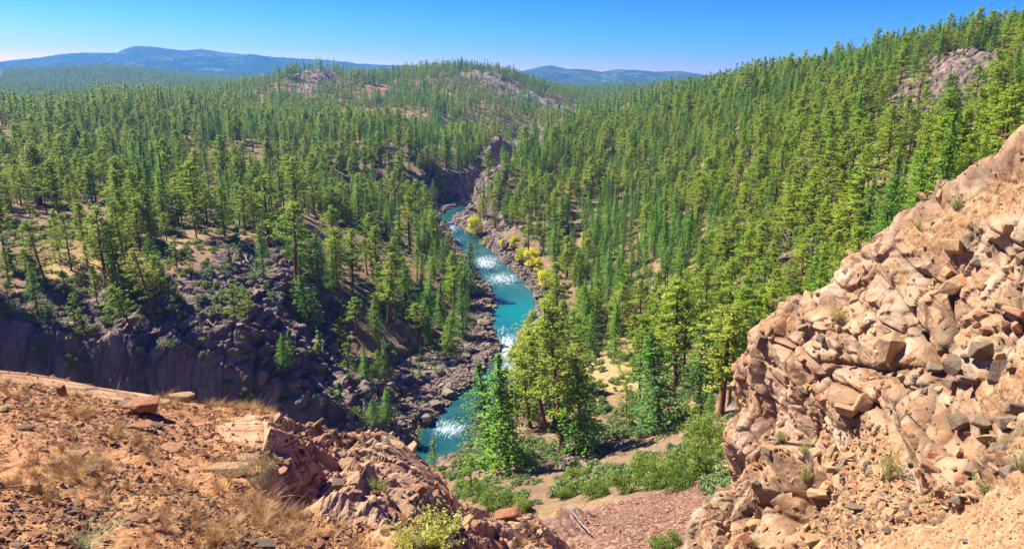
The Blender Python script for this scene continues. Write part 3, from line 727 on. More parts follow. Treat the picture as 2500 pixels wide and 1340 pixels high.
# kinds: list of (crown mesh, trunk mesh, native height)
def kind(lst, crown_m, bark_m, hgt):
    for c, w in lst: c.materials.append(crown_m); w.materials.append(bark_m)
    return [(c, w, hgt) for c, w in lst]
PINES = kind([pine(20, 1, .28, .22, 66), pine(20, 2, 0.38, 0.19, 56), pine(20, 3, 0.22, 0.25, 76, ragged=.5), pine(20, 4, 0.42, 0.21, 54, bend=.05), pine(20, 5, 0.25, 0.20, 70, sparse=.4), pine(20, 6, 0.12, 0.24, 84)], M_PINE, M_BARK, 20)
YPINES = kind([pine(10, 11, 0.14, 0.27, 46, 6, 10, 0.5), pine(10, 12, 0.2, 0.3, 40, 6, 10, 0.5, bend=.05), pine(10, 13, 0.10, 0.25, 44, 6, 10, 0.5)], M_PINE, M_BARK, 10)
FIRS = kind([fir(20, 21, width=.21), fir(20, 22, width=.18, irr=.35), fir(20, 23, 0.12, .24, irr=.4), fir(20, 24, 0.03, .20, droop=.35), fir(20, 25, .16, .17, irr=.5)], M_FIR, M_GBARK, 20)
JUNS = kind([shrub(3.4, 5.5, 31, 1500, 0.22, 20, 5, cone=.85), shrub(4, 5, 32, 1500, 0.22, 18, 5, cone=.6), shrub(2.6, 5.5, 33, 1300, 0.2, 18, 5, cone=.9)], M_JUN, M_GBARK, 5.5)
OAKS = kind([shrub(6, 4.5, 41, 3000, .24, 30), shrub(7.5, 4.5, 42, 3600, .25, 38), shrub(5, 3.8, 43, 2500, .22, 24)], M_OAK, M_GBARK, 4.5)
LOWS = kind([shrub(3, 1.6, 51, 500, .26, 12, 3), shrub(2.6, 1.3, 52, 420, .26, 9, 3)], M_JUN, M_GBARK, 1.6)
COTS = kind([shrub(5, 8, 61, 1700, .42, 22, 9, cone=.35), shrub(6, 7.5, 62, 1700, .42, 22, 9, cone=.25)], M_YEL, M_GBARK, 8)
# light versions for trees that stand far off
FPINES = kind([pine(20, s, c0, w, 26, 3, 4, 0.95) for s, c0, w in ((71, .2, .25), (72, .28, .21), (73, .12, .27))], M_PINE, M_BARK, 20)
FFIRS = kind([fir(20, s, .06, w, .06, 3, 1.15, 6) for s, w in ((81, .22), (82, .19), (83, .24))], M_FIR, M_GBARK, 20)
DSNAG = [snag_mesh(14, 91), snag_mesh(9, 92, 40, .05), snag_mesh(18, 93, 18, .3)]
for m_ in DSNAG: m_.materials.append(M_DEAD)
print('tree meshes', time.time() - T0, sum(len(c.polygons) for c, w, h in PINES) / 6, sum(len(c.polygons) for c, w, h in FIRS) / 5)

def stand(name, proto, loc, height, label, cat, group=None, rz=None, lean=(0, 0), wide=1.0):
    t = empty(name, loc); s = height / proto[2]
    t.scale = (s * wide, s * wide, s); t.rotation_euler = (lean[0], lean[1], random.uniform(0, 6.283) if rz is None else rz)
    tag(t, label, cat, group)
    c = link('crown', proto[0], t) if False else bpy.data.objects.new('crown', proto[0]); C.objects.link(c); c.parent = t
    w = bpy.data.objects.new('trunk', proto[1]); C.objects.link(w); w.parent = t
    return t
def stand_px(name, proto, ub, vb, vt, label, cat, group=None, ut=None, wide=1.0, rz=None):
    p = hit(ub, vb); f = proj(p)[2]
    # height so that the top shows at vt
    d = ray(ub, vt); k = math.hypot(p[0], p[1]) / math.hypot(d[0], d[1]); ztop = d[2] * k
    h = max(1.0, ztop - p[2]); lean = (0, 0)
    if ut is not None:
        lean = (0, (ut - ub) / max(vb - vt, 1) * 0.9)
    p = p - np.array([0, 0, 0.15])
    return stand(name, proto, p, h, label, cat, group, rz=(0 if ut is not None else rz), lean=lean, wide=wide), p, h

HERO = [  # kind, variant, base u, base v, top v, label, top u, width
    ('P', 0, 1374, 1096, 735, 'tallest ponderosa pine beside the river, long bare brown trunk low on the slope', 1332, 1.0),
    ('F', 2, 1198, 1132, 878, 'bright green fir standing in front of the river bend, left of a darker companion', 1168, 1.2),
    ('F', 1, 1238, 1150, 858, 'dark green fir in front of the river bend, touching its brighter neighbour on the left', 1213, 1.4),
    ('Y', 0, 1150, 1206, 1112, 'small spreading young pine just under the two riverside firs', None, 1.2),
    ('Y', 2, 1022, 1100, 1042, 'small young pine peeking over the left rock ledge, the left one of two', None, 0.9),
    ('Y', 0, 1060, 1148, 1066, 'small young pine just past the tip of the left rock ledge, right one of two', None, 0.9),
    ('P', 3, 1330, 1052, 800, 'leaning ponderosa pine just left of the tallest riverside pine', 1292, 1.1),
    ('P', 5, 1295, 1040, 850, 'pale leafy pine at the river edge behind the leaning pine', 1268, 1.2),
    ('F', 0, 1420, 1092, 868, 'dense dark green fir right of the tallest riverside pine', 1398, 1.3),
    ('Y', 1, 1527, 1042, 922, 'young pine with two thin bare stems on the pale gully bank', None, 0.8),
    ('F', 3, 1612, 1048, 800, 'dense bright green fir with slanting trunk above the oak brush', 1572, 1.45),
    ('P', 2, 1647, 946, 682, 'big full ponderosa pine with straight trunk behind the dense fir', 1640, 1.25),
    ('P', 1, 1668, 930, 735, 'slender pine close behind the big full ponderosa', None, 1.0),
    ('P', 4, 1758, 1015, 742, 'grey green pine with thin lower branches beside the right cliff edge', 1762, 1.5),
    ('Y', 0, 1430, 860, 770, 'rounded young pine at the edge of the pale gully clearing', None, 1.0),
    ('Y', 2, 1510, 912, 850, 'tiny pole pine alone on the orange dirt clearing', None, 0.5),
    ('F', 1, 1500, 870, 740, 'mid sized fir above the orange dirt clearing', None, 1.2),
    ('P', 5, 1360, 790, 640, 'pine just right of the lowest yellow cottonwoods', None, 1.2),
    ('F', 0, 1430, 850, 725, 'dark full fir between the river pool and the dirt clearing', None, 1.3),
    ('P', 0, 1870, 770, 610, 'tall bright pine right behind the crest of the right cliff', None, 1.1),
    ('P', 2, 1975, 700, 545, 'open crowned pine just behind the right cliff crest', None, 1.2),
    ('P', 2, 1262, 1015, 835, 'full pine nearest the lower rapids, behind the two riverside firs', None, 1.2),
    ('F', 4, 1352, 1030, 870, 'feathery fir squeezed behind the tallest riverside pine', None, 1.2),
    ('P', 0, 1560, 985, 770, 'pale pine just left of the dense bright fir', None, 1.0),
    ('F', 2, 1705, 985, 790, 'dark fir between the big full ponderosa and the grey green pine', None, 1.1),
    ('P', 5, 1800, 960, 700, 'fluffy pine with its foot hidden behind the right cliff edge', None, 1.1),
    ('P', 3, 1300, 900, 760, 'pine on the rocky point beside the rapids', None, 1.2),
    ('Y', 1, 1690, 1070, 985, 'young pine above the oak brush beside the right cliff', None, 1.2),
    # left bank, on the rim and the shaded wall
    ('Y', 1, 576, 797, 692, 'young ponderosa standing alone on the rim of the shaded cliff', None, 1.1),
    ('P', 3, 328, 816, 690, 'leaning ponderosa with red trunk at the lip of the shaded cliff', 285, 1.35),
    ('P', 0, 377, 768, 603, 'large ponderosa with bare red trunk on the rim above the shaded cliff', 345, 1.15),
    ('P', 1, 317, 682, 487, 'very tall thin ponderosa with long bare trunk on the left bench', 302, 0.9),
    ('P', 4, 300, 680, 545, 'leaning ponderosa with bare trunk left of the very tall thin one', 268, 1.1),
    ('P', 2, 115, 700, 535, 'ponderosa with leaning red trunk near the left edge of the bench', 88, 1.0),
    ('P', 1, 16, 640, 468, 'tall dark trunked ponderosa at the far left edge of the bench', None, 1.0),
    ('P', 5, 175, 660, 520, 'straight ponderosa on the left bench beside a thinner one', None, .9),
    ('P', 1, 212, 640, 492, 'thin straight ponderosa on the left bench beside a sturdier one', None, .9),
    ('Y', 0, 430, 748, 682, 'small bushy pine on the cliff rim between two larger ponderosas', None, 1.1),
    ('F', 2, 162, 722, 655, 'bright young fir on the open slope below the left bench', None, 1.3),
    ('Y', 2, 188, 822, 714, 'lopsided pine rooted in the shaded cliff face at far left', None, 1.0),
    ('J', 0, 205, 818, 762, 'pale juniper bush beside the lopsided pine on the shaded cliff', None, 1.0),
    ('J', 1, 123, 797, 735, 'round grey green juniper on the upper left of the shaded cliff', None, 1.0),
    ('J', 2, 497, 812, 765, 'small pale cone shaped juniper on the shaded cliff rim', None, 0.8),
    ('Y', 1, 28, 770, 690, 'yellowish young pine at the far left end of the cliff rim', None, 1.0),
    ('Y', 2, 612, 765, 708, 'small pine right of the lone rim ponderosa', None, 1.1),
    ('Y', 0, 433, 655, 575, 'young rounded pine on the sunny slab clearing', None, 1.1),
    ('Y', 1, 464, 668, 620, 'small flat topped pine on the sunny slab clearing', None, 1.0),
    ('J', 0, 590, 640, 585, 'dark pointed juniper on the sunny knoll', None, .9),
    ('Y', 2, 100, 885, 830, 'small bright pine low on the shaded cliff at far left', None, 1.0),
    ('J', 1, 165, 900, 855, 'grey juniper low on the shaded cliff at far left', None, 1.1),
    ('J', 1, 496, 875, 850, 'low grey green bush clinging to the middle of the shaded cliff', None, 1.4),
    ('F', 1, 692, 895, 810, 'light green young fir against the dark cliff buttress', None, 1.3),
    ('J', 0, 712, 868, 795, 'dark blue green juniper behind the light green young fir', None, 1.0),
    ('J', 2, 778, 880, 798, 'pointed dark juniper in the shade of the canyon wall', None, 1.4),
    ('P', 3, 722, 692, 495, 'broad crowned big ponderosa with red trunk at the top of the canyon bank', 740, 1.35),
    ('P', 0, 815, 655, 503, 'tall ponderosa with clumpy crown on the canyon bank', 820, 1.1),
    ('P', 4, 860, 695, 557, 'ponderosa with dark trunk on the canyon bank above the river', 865, 1.2),
    ('P', 1, 945, 800, 615, 'tall ponderosa with long slanting red trunk near the middle of the left bank', 965, 1.1),
    ('F', 0, 752, 800, 645, 'full light green fir at the shoulder of the shaded cliff', 738, 1.3),
    ('F', 1, 990, 770, 640, 'dark fir in the dense stand above the river pool', None, 1.4),
    ('F', 3, 1052, 765, 668, 'dark pointed fir low in the stand above the river pool', None, 1.4),
    ('P', 5, 1110, 745, 650, 'dense pine at the river side of the left bank stand', None, 1.4),
    ('F', 2, 1148, 720, 590, 'tall fir nearest the white rapids on the left bank', None, 1.2),
    ('P', 0, 1000, 610, 480, 'clumpy ponderosa high on the left bank, right of a taller pair', None, 1.2),
    ('P', 2, 1058, 618, 513, 'broad ponderosa on the left bank nearest the upstream gorge', None, 1.4),
    ('P', 5, 905, 650, 520, 'full green pine in the middle of the left bank stand', None, 1.0),
    ('P', 3, 1018, 835, 742, 'slender young pine low on the left bank slope', None, 1.3),
    ('F', 3, 1095, 852, 755, 'yellow green fir leaning over the lower left bank', 1108, 1.5),
    ('Y', 1, 835, 862, 775, 'loose young pine on the dark slope under the long trunked ponderosa', None, 1.0),
    ('P', 3, 872, 820, 725, 'young pine with red stem on the dark slope', None, 1.2),
    ('Y', 0, 855, 930, 835, 'shaggy olive coloured pine in the canyon shade', None, 1.0),
    ('Y', 1, 925, 930, 855, 'brightest young pine on the dark lower canyon slope', None, .9),
    ('J', 0, 950, 915, 830, 'large grey green juniper in the canyon shade', None, 1.4),
    ('F', 0, 945, 1022, 943, 'pointed young fir low in the shaded canyon', None, 1.3),
    ('F', 2, 915, 1035, 972, 'bushy dark fir low in the shaded canyon', None, 1.6),
    ('J', 1, 600, 990, 930, 'dark juniper at the foot of the cliff above the left ledge', None, 1.0),
    ('J', 0, 830, 1000, 925, 'dark juniper beside the fallen log in the canyon', None, 1.1),
    # upper right edge
    ('P', 2, 2370, 312, 160, 'tall pine beside the dirt road at the right edge', None, 1.1),
    ('P', 5, 2420, 255, 120, 'pine on the slope right above the road bend', None, 1.2),
    ('F', 0, 2475, 318, 255, 'small dark fir standing on the dirt road edge', None, 1.4),
    ('F', 1, 2230, 345, 240, 'dark fir at the foot of the pale outcrop', None, 1.4),
    ('P', 0, 2330, 400, 290, 'rounded pine on the slope below the dirt road', None, 1.4),
    ('P', 1, 2036, 150, 100, 'lone pine breaking the skyline at the left end of the right ridge', None, 1.2),
    # skyline, centre hill and knoll
    ('P', 2, 700, 190, 165, 'pine on the left shoulder of the rocky knoll', None, 1.3),
    ('P', 3, 745, 178, 158, 'small pine on top of the rocky knoll', None, 1.5),
    ('P', 5, 828, 188, 165, 'pine on the right shoulder of the rocky knoll', None, 1.4),
]
KM = {'P': (PINES, 'ponderosa_pine', 'pine tree'), 'Y': (YPINES, 'young_pine', 'pine tree'), 'F': (FIRS, 'fir_tree', 'fir tree'), 'J': (JUNS, 'juniper', 'juniper'), 'O': (OAKS, 'oak_shrub', 'shrub')}
placed = []; cnt = {}
for k, vi, ub, vb, vt, lab, ut, wd in HERO:
    pr_, nm, cat = KM[k]
    wd *= {'P': 1.22, 'F': 1.35, 'Y': 1.05}.get(k, 1.0)
    o, p, h = stand_px(nm, pr_[vi % len(pr_)], ub, vb, vt, lab, cat, None, ut, wd)
    placed.append((p[0], p[1], 3.0)); cnt[nm] = cnt.get(nm, 0) + 1
# yellow cottonwoods along the right bank
for i, (ub, vb, vt, lab) in enumerate([
        (1148, 572, 535, 'yellow cottonwood at the upstream beach, the lower left of a pair'), (1160, 578, 518, 'taller yellow cottonwood at the upstream beach'),
        (1252, 612, 572, 'green yellow cottonwood downstream of the sandy beach'), (1298, 660, 600, 'large yellow cottonwood beside the white rapids'), (1312, 672, 625, 'yellow cottonwood close below the large one by the rapids'),
        (1332, 705, 654, 'golden cottonwood at the rocky bank above the turquoise pool'), (1357, 708, 665, 'small golden cottonwood right of the one above the pool'), (1345, 770, 712, 'yellow tree top showing behind the tallest riverside pine'),
        (1185, 600, 580, 'tiny yellow bush on the sandy beach'), (1272, 640, 600, 'slim yellow cottonwood just upstream of the large one by the rapids'), (1228, 606, 580, 'short yellow green bush at the downstream end of the beach'), (1322, 690, 655, 'small yellow tree wedged left of the golden cottonwood')]):
    o_, p, h = stand_px('cottonwood', COTS[i % 2], ub, vb, vt, lab, 'cottonwood', 'yellow cottonwoods along the river', wide=1.1); placed.append((p[0], p[1], 4.5))
# dead trees
def snag(v, ub, vb, vt, lab, ut=None):
    p = hit(ub, vb); d = ray(ub, vt); k = math.hypot(p[0], p[1]) / math.hypot(d[0], d[1]); h = d[2] * k - p[2]
    hs_ = (14, 9, 18)[v]; o = link('dead_tree', DSNAG[v]); o.location = p; o.scale = (h / hs_,) * 3
    if ut is not None: o.rotation_euler = (0, (ut - ub) / (vb - vt) * .9, 0)
    tag(o, lab, 'dead tree')
snag(1, 238, 872, 805, 'leafless grey dead tree tangled on the shaded cliff')
snag(0, 1243, 455, 372, 'thin dead trunk leaning on the spur right of the gorge', 1228)
snag(2, 2046, 150, 98, 'tall bare snag on the skyline of the right ridge')
snag(0, 2270, 425, 350, 'silvery dead tree on the slope above the cliff crest')
snag(1, 2290, 445, 415, 'small grey brown dead tree below the silvery one')
for v_, a_, b_, c_, l_ in ((0, 640, 560, 480, 'grey dead pine in the open stand above the slab clearing'), (2, 250, 480, 415, 'tall dead pine in the middle of the left forest'), (0, 905, 470, 420, 'dead pine near the gorge rim on the left'), (2, 1760, 520, 440, 'tall grey snag in the middle of the right slope'), (0, 1960, 420, 365, 'dead pine high on the right slope'),
        (2, 1540, 600, 520, 'dead pine on the lower right slope above the river'), (0, 1440, 480, 430, 'bleached snag on the right slope near the spur'), (2, 60, 600, 500, 'dead pine at the far left of the bench'), (0, 1730, 660, 590, 'broken dead pine on the lower right slope'), (0, 820, 380, 335, 'dead pine on the slope under the knoll')):
    snag(v_, a_, b_, c_, l_)
snag(1, 2200, 402, 370, 'bushy leafless dead tree among the green pines on the right slope')

# ---------------------------------------------------------------- the forest
NO = [[(0, 840), (200, 790), (330, 760), (640, 750), (700, 760), (700, 700), (560, 700), (540, 610), (640, 590), (700, 650), (760, 760), (900, 830), (1180, 860), (1180, 1130), (-300, 1130), (-300, 850)],
      [(380, 640), (380, 590), (640, 580), (700, 640), (700, 800), (420, 800)],
      [(500, 395), (560, 380), (650, 390), (660, 415), (560, 425)],
      [(1120, 560), (1270, 560), (1310, 600), (1370, 660), (1410, 760), (1400, 830), (1340, 900), (1200, 900), (1100, 560)],
      [(1050, 440), (1150, 415), (1230, 340), (1330, 295), (1430, 285), (1430, 300), (1350, 330), (1270, 390), (1180, 530), (1060, 530)],
      [(1200, 1100), (1420, 880), (1560, 850), (1640, 960), (1900, 1060), (1900, 1500), (1100, 1500)],
      [(2360, 290), (2520, 290), (2520, 335), (2360, 330)],
      [(2200, 290), (2200, 200), (2290, 135), (2410, 130), (2400, 165), (2330, 185), (2300, 280)],
      [(1100, 180), (1170, 175), (1260, 210), (1420, 270), (1400, 285), (1240, 240)],
      [(1930, 215), (2000, 175), (2120, 155), (2140, 170), (2060, 200), (1960, 235)],
      [(1450, 300), (1560, 232), (1640, 218), (1660, 226), (1600, 248), (1520, 290)],
      [(2160, 290), (2200, 200), (2290, 130), (2420, 125), (2450, 180), (2420, 250), (2320, 350), (2170, 370)],
      [(712, 208), (735, 172), (800, 168), (840, 200), (790, 215)]]
ng = np.random.default_rng(99)
def candidates(r0, r1, sp_, n):
    r = np.sqrt(ng.uniform(r0 * r0, r1 * r1, n)); a = ng.uniform(R(-44), R(42), n)
    return r * np.sin(a), r * np.cos(a), r
cand = []
for r0, r1, dens_, ms in ((95, 700, 1 / 16.0, 3.2), (700, 1500, 1 / 34.0, 4.2), (1500, 3700, 1 / 95.0, 6.0)):
    area = (r1 * r1 - r0 * r0) / 2 * R(86); n_ = int(area * dens_)
    x, y, r = candidates(r0, r1, ms, n_)
    key = np.floor(x / ms).astype(np.int64) * 100003 + np.floor(y / ms).astype(np.int64)
    _, ii = np.unique(key, return_index=True)
    cand.append(np.stack([x[ii], y[ii], r[ii]], -1))
cand = np.concatenate(cand); x, y, r = cand.T
z = ground_z(x, y); u, v, f = proj(np.stack([x, y, z], -1))
ok = (u > -260) & (u < 2760) & (v < 1400)
rdd, _ = river_dist(x, y); ok &= (rdd > 7 + ng.uniform(0, 6, len(x)))
bad = np.zeros(len(x), bool)
for poly in NO: bad |= in_poly(u, v, poly)
vis = np.ones(len(x), bool)
# leave out what the ground itself hides (top of the tree below the ground's own outline)
ut_, vt_, ft_ = proj(np.stack([x, y, z + 22], -1))
ii = np.clip((ut_ / 2).astype(int), 0, BW - 1); jj = np.clip((vt_ / 2).astype(int), 0, BH - 1)
vis = (tbuf[jj, ii] > ft_ * 0.97) | (vt_ < 0)
ii = np.clip((u / 2).astype(int), 0, BW - 1); jj = np.clip((v / 2).astype(int), 0, BH - 1)
base_seen = (tbuf[jj, ii] > f * 0.93) | (v > 1339)
bad &= base_seen | (r < 400)
vis &= (r > 95)
dn = fbm(np.stack([x, y, 0 * x], -1) / 60, 3, 5); gap = (dn < -0.27) & (u < 1120)
left = u < 1120
thin = ng.uniform(size=len(x)) < np.where(r > 700, 0.12, np.where(left, 0.40, 0.10))
ok &= vis & ~gap & ~thin & (~bad | (ng.uniform(size=len(x)) < np.where(in_poly(u, v, ROCKS[0]), 0.32, np.where(r > 330, .30, .05))) & (rdd > 12))
# hidden by the near cliff and ledge: nothing to build there
for hx, hy, hr in placed: ok &= (np.hypot(x - hx, y - hy) > hr)
ok &= ~((r < 135) & (np.arctan2(x, y) < R(14)) & (x > -25))
x, y, r, z, u, v, f = [a[ok] for a in (x, y, r, z, u, v, f)]
# which kind grows where: firs on cool dense patches
fn = fbm(np.stack([x, y, 0 * x], -1) / 45, 3, 15) + ng.normal(0, 0.22, len(x))
isfir = fn > np.where(u < 900, 0.25, 0.10)
wallt = in_poly(u, v, ROCKS[0]); young = (ng.uniform(size=len(x)) < np.where(r < 500, 0.2, 0.1)) | wallt
jun = ng.uniform(size=len(x)) < np.where((r < 420) & (u < 1150), 0.10, 0.04)
hgt = ng.normal(13.4, 3.4, len(x)).clip(5.5, 23) * np.where(young, ng.uniform(.35, .7, len(x)), 1) * np.where(u > 1150, 0.88, 1.0)
hgt *= np.where(r > 1500, 1.1, 1.0) * np.exp(ng.normal(-.02, .17, len(x))); hgt = np.minimum(hgt, np.where((u > 1150) & (r < 420), 17.5, 21.5) + ng.uniform(-1.5, 0, len(x)))
outside = (u < -30) | (u > 2530)
size = hgt / f * ~outside * ((v < 1340) | (u > 0)) * (((tbuf[np.clip((v / 2).astype(int), 0, BH - 1), np.clip((u / 2).astype(int), 0, BW - 1)] > f * 0.9)) * 0.8 + 0.2)
SIL = [(1650, 1240), (1690, 1190), (1760, 1120), (1745, 1060), (1825, 985), (1820, 910), (1870, 830), (1960, 745), (2060, 660), (2160, 560), (2270, 480), (2440, 395), (2500, 350), (2700, 200), (2700, 1400), (1650, 1400)]
SILL = [(-100, 900), (400, 965), (640, 1000), (720, 1045), (950, 1060), (1040, 1130), (1130, 1230), (1290, 1260), (1380, 1340), (-100, 1400)]
_, vt2, _ = proj(np.stack([x, y, z + hgt], -1))
size *= ~in_poly(u, vt2 - 0, SIL) * ~in_poly(u, vt2, SILL)
idx_all = np.arange(len(x)); taken = np.zeros(len(x), bool)
def region(u, v, r):
    if u < 1110:
        if r < 330: return 'on the bench and slope left of the river', 'left bank, near'
        if r < 700: return 'in the middle distance left of the gorge', 'left bank, middle'
        return 'on the far hills left of the gorge', 'left hills'
    if r < 260: return 'on the lower right slope just above the river', 'right slope, low'
    if r < 520: return 'on the big sunny slope right of the river', 'right slope, middle'
    return 'high on the ridge right of the gorge', 'right ridge'
def individuals(mask, protos, name, cat, adj, maxn):
    ids = idx_all[mask & ~taken]; ids = ids[np.argsort(-size[ids])][:maxn]
    for i in ids:
        if size[i] <= 0: continue
        taken[i] = True; reg, g = region(u[i], v[i], r[i])
        h = hgt[i]; sz = 'tall' if h > 20 else ('mid sized' if h > 13 else 'small')
        pr_ = protos[int(ng.integers(len(protos)))]
        stand(name, pr_, (x[i], y[i], z[i] - 0.3), h, f'{sz} {adj} {reg}', cat, f'{adj}s, {g}, {sz}', wide=ng.uniform(1.0, 1.5))
individuals(~isfir & ~young & ~jun, PINES, 'ponderosa_pine', 'pine tree', 'ponderosa pine', 300 - cnt['ponderosa_pine'])
individuals(isfir & ~young & ~jun, FIRS, 'fir_tree', 'fir tree', 'green pointed fir', 300 - cnt['fir_tree'])
individuals(~isfir & young & ~jun, YPINES, 'young_pine', 'pine tree', 'bushy young pine', 160)
individuals(isfir & young & ~jun, FIRS, 'young_fir', 'fir tree', 'low young fir', 100)
hgt[jun] = ng.uniform(3, 6, jun.sum()); individuals(jun, JUNS, 'juniper', 'juniper', 'round juniper', 90)

def scatter(name, pos, rot, scl, var, sources, label_kind='stuff', mat=None):
    """one object: many copies of the sources standing on its points"""
    me = bpy.data.meshes.new(name); me.vertices.add(len(pos)); me.vertices.foreach_set('co', np.asarray(pos, np.float32).ravel())
    def va(nm, ty, arr, key): a = me.attributes.new(nm, ty, 'POINT'); a.data.foreach_set(key, arr)
    va('rotv', 'FLOAT_VECTOR', np.asarray(rot, np.float32).ravel(), 'vector'); va('sclv', 'FLOAT_VECTOR', np.asarray(scl, np.float32).ravel(), 'vector')
    va('varv', 'INT', np.asarray(var, np.int32), 'value'); me.update()
    o = link(name, me); tag(o, kind=label_kind)
    ng_ = bpy.data.node_groups.new(name + '_nodes', 'GeometryNodeTree')
    ng_.interface.new_socket('Geometry', in_out='INPUT', socket_type='NodeSocketGeometry'); ng_.interface.new_socket('Geometry', in_out='OUTPUT', socket_type='NodeSocketGeometry')
    N = ng_.nodes; Lk = ng_.links; gi = N.new('NodeGroupInput'); go = N.new('NodeGroupOutput'); jn = N.new('GeometryNodeJoinGeometry')
    def na(nm, ty):
        a = N.new('GeometryNodeInputNamedAttribute'); a.data_type = ty; a.inputs['Name'].default_value = nm; return a.outputs['Attribute']
    rv = N.new('FunctionNodeEulerToRotation'); Lk.new(na('rotv', 'FLOAT_VECTOR'), rv.inputs[0]); sv = na('sclv', 'FLOAT_VECTOR'); vv = na('varv', 'INT')
    for k, srcs in enumerate(sources):
        cmp_ = N.new('FunctionNodeCompare'); cmp_.data_type = 'INT'; cmp_.operation = 'EQUAL'; Lk.new(vv, cmp_.inputs['A'] if False else cmp_.inputs[2]); cmp_.inputs[3].default_value = k
        for so in srcs:
            oi = N.new('GeometryNodeObjectInfo'); oi.inputs['Object'].default_value = so; oi.inputs['As Instance'].default_value = True; oi.transform_space = 'ORIGINAL'
            ip = N.new('GeometryNodeInstanceOnPoints'); Lk.new(gi.outputs[0], ip.inputs['Points']); Lk.new(cmp_.outputs[0], ip.inputs['Selection'])
            Lk.new(oi.outputs['Geometry'], ip.inputs['Instance']); Lk.new(rv.outputs[0], ip.inputs['Rotation']); Lk.new(sv, ip.inputs['Scale'])
            Lk.new(ip.outputs[0], jn.inputs[0])
    Lk.new(jn.outputs[0], go.inputs[0])
    md = o.modifiers.new('scatter', 'NODES'); md.node_group = ng_
    return o
def find_children(mesh):
    for ob in C.objects:
        if ob.data is mesh: return ob
# one real far tree of each light kind, its crown and trunk reused for the woods beyond
srcs = []; spots = [(300, 235, 'dark pine on the crest of the near left ridge'), (420, 258, 'ponderosa on the right shoulder of the near left ridge'), (560, 262, 'single pine above the hollow behind the left ridge'),
                    (860, 245, 'fir on the slope under the rocky knoll'), (1010, 182, 'fir at the left end of the central hill skyline'), (1500, 262, 'fir beside the pale rocks of the far right ridge')]
for (uu, vv_, lab), pr_, nm in zip(spots, FPINES + FFIRS, ['ponderosa_pine'] * 3 + ['fir_tree'] * 3):
    p = hit(uu, vv_); t_ = stand(nm, pr_, p, 19, lab, 'pine tree' if nm[0] == 'p' else 'fir tree'); srcs.append(list(t_.children))
NEARSRC = [[find_children(c), find_children(w)] for c, w, h in PINES + FIRS + YPINES]
rest = ~taken & (r > 90)
lod = r > 560
def pack(m, offs):
    return np.stack([x[m], y[m], z[m] - .3], -1)
m1 = rest & ~lod
np_, nf_, ny_ = len(PINES), len(FIRS), len(YPINES)
vr = np.where(isfir, np_ + ng.integers(0, nf_, len(x)), ng.integers(0, np_, len(x))); vr = np.where(young & ~isfir, np_ + nf_ + ng.integers(0, ny_, len(x)), vr)
nat = np.where(vr >= np_ + nf_, 10.0, 20.0)
def scl(m, nat_): s = hgt[m] / nat_[m]; w = s * ng.uniform(1.0, 1.5, m.sum()); return np.stack([w, w, s], -1)
def rot(m): k = m.sum(); return np.stack([ng.normal(0, .02, k), ng.normal(0, .02, k), ng.uniform(0, 6.283, k)], -1)
scatter('forest', pack(m1, 0), rot(m1), scl(m1, nat), vr[m1], NEARSRC)
m2 = rest & lod
vr2 = np.where(isfir, 3, 0) + ng.integers(0, 3, len(x))
scatter('distant_forest', pack(m2, 0), rot(m2), scl(m2, np.full(len(x), 20.0)), vr2[m2], srcs)
print('forest', len(x), m1.sum(), m2.sum(), taken.sum(), time.time() - T0)
# undergrowth
n_ = 20000; rr2 = np.exp(ng.uniform(math.log(48), math.log(620), n_)); aa = ng.uniform(R(-44), R(42), n_)
bx_, by_ = rr2 * np.sin(aa), rr2 * np.cos(aa); bz_ = ground_z(bx_, by_); bu, bv, bf = proj(np.stack([bx_, by_, bz_], -1))
d_, _ = river_dist(bx_, by_); cl_ = fbm(np.stack([bx_, by_, bz_], -1) / 12, 3, 41)
okb = (d_ > 5) & ((rr2 > 110) | (ng.uniform(size=n_) < .16)) & ~in_poly(bu, bv, [(1320, 1400), (1330, 1255), (1420, 1225), (1640, 1180), (1720, 1160), (1800, 1500)]) & (cl_ > -0.12) & (bu > -100) & (bu < 2600)
wall = in_poly(bu, bv, ROCKS[0]); okb &= ~wall | (ng.uniform(size=n_) < 0.25)
okb &= ~in_poly(bu, bv, [(1130, 570), (1250, 570), (1260, 610), (1140, 600)])
k = okb.sum(); lo_src = []
for i, (uu, vv_, lab) in enumerate([(1500, 935, 'low green bush on the pale gully bank under the riverside firs'), (1470, 905, 'low green bush at the upper edge of the gully bank')]):
    t_ = stand('low_bush', LOWS[i], hit(uu, vv_), 1.8, lab, 'bush'); lo_src.append(list(t_.children))
ss = ng.uniform(.45, 1.25, k)
scatter('undergrowth', np.stack([bx_[okb], by_[okb], bz_[okb] - .1], -1), np.stack([0 * ss, 0 * ss, ng.uniform(0, 6.28, k)], -1), np.stack([ss, ss, ss], -1), ng.integers(0, 2, k), lo_src)
# oak brush above the scree
OB = [(1160, 1225, 1165), (1215, 1240, 1180), (1275, 1245, 1190), (1400, 1190, 1130), (1452, 1212, 1160), (1520, 1202, 1120),
      (1590, 1190, 1110), (1635, 1180, 1105), (1660, 1175, 1080), (1690, 1170, 1070), (1650, 1195, 1125), (1720, 1130, 1030), (1700, 1100, 1020), (1740, 1080, 1000), (1380, 1215, 1160), (1130, 1195, 1155), (1580, 1150, 1090), (1500, 1160, 1105)]
for i, (a, b, c_) in enumerate(OB):
    side = 'left of the scree fan' if a < 1320 else ('along the top of the red scree' if a < 1600 else 'between the scree and the right cliff')
    g = 'oak brush ' + side
    stand_px('oak_shrub', OAKS[i % 3], a, b, c_, 'leafy green oak shrub ' + side, 'shrub', g, wide=.9)
stand_px('oak_shrub', OAKS[2], 1625, 1352, 1275, 'leafy green oak shrub alone at the bottom edge, against the foot of the right cliff', 'shrub', None, wide=1.2)
print('plants', time.time() - T0)
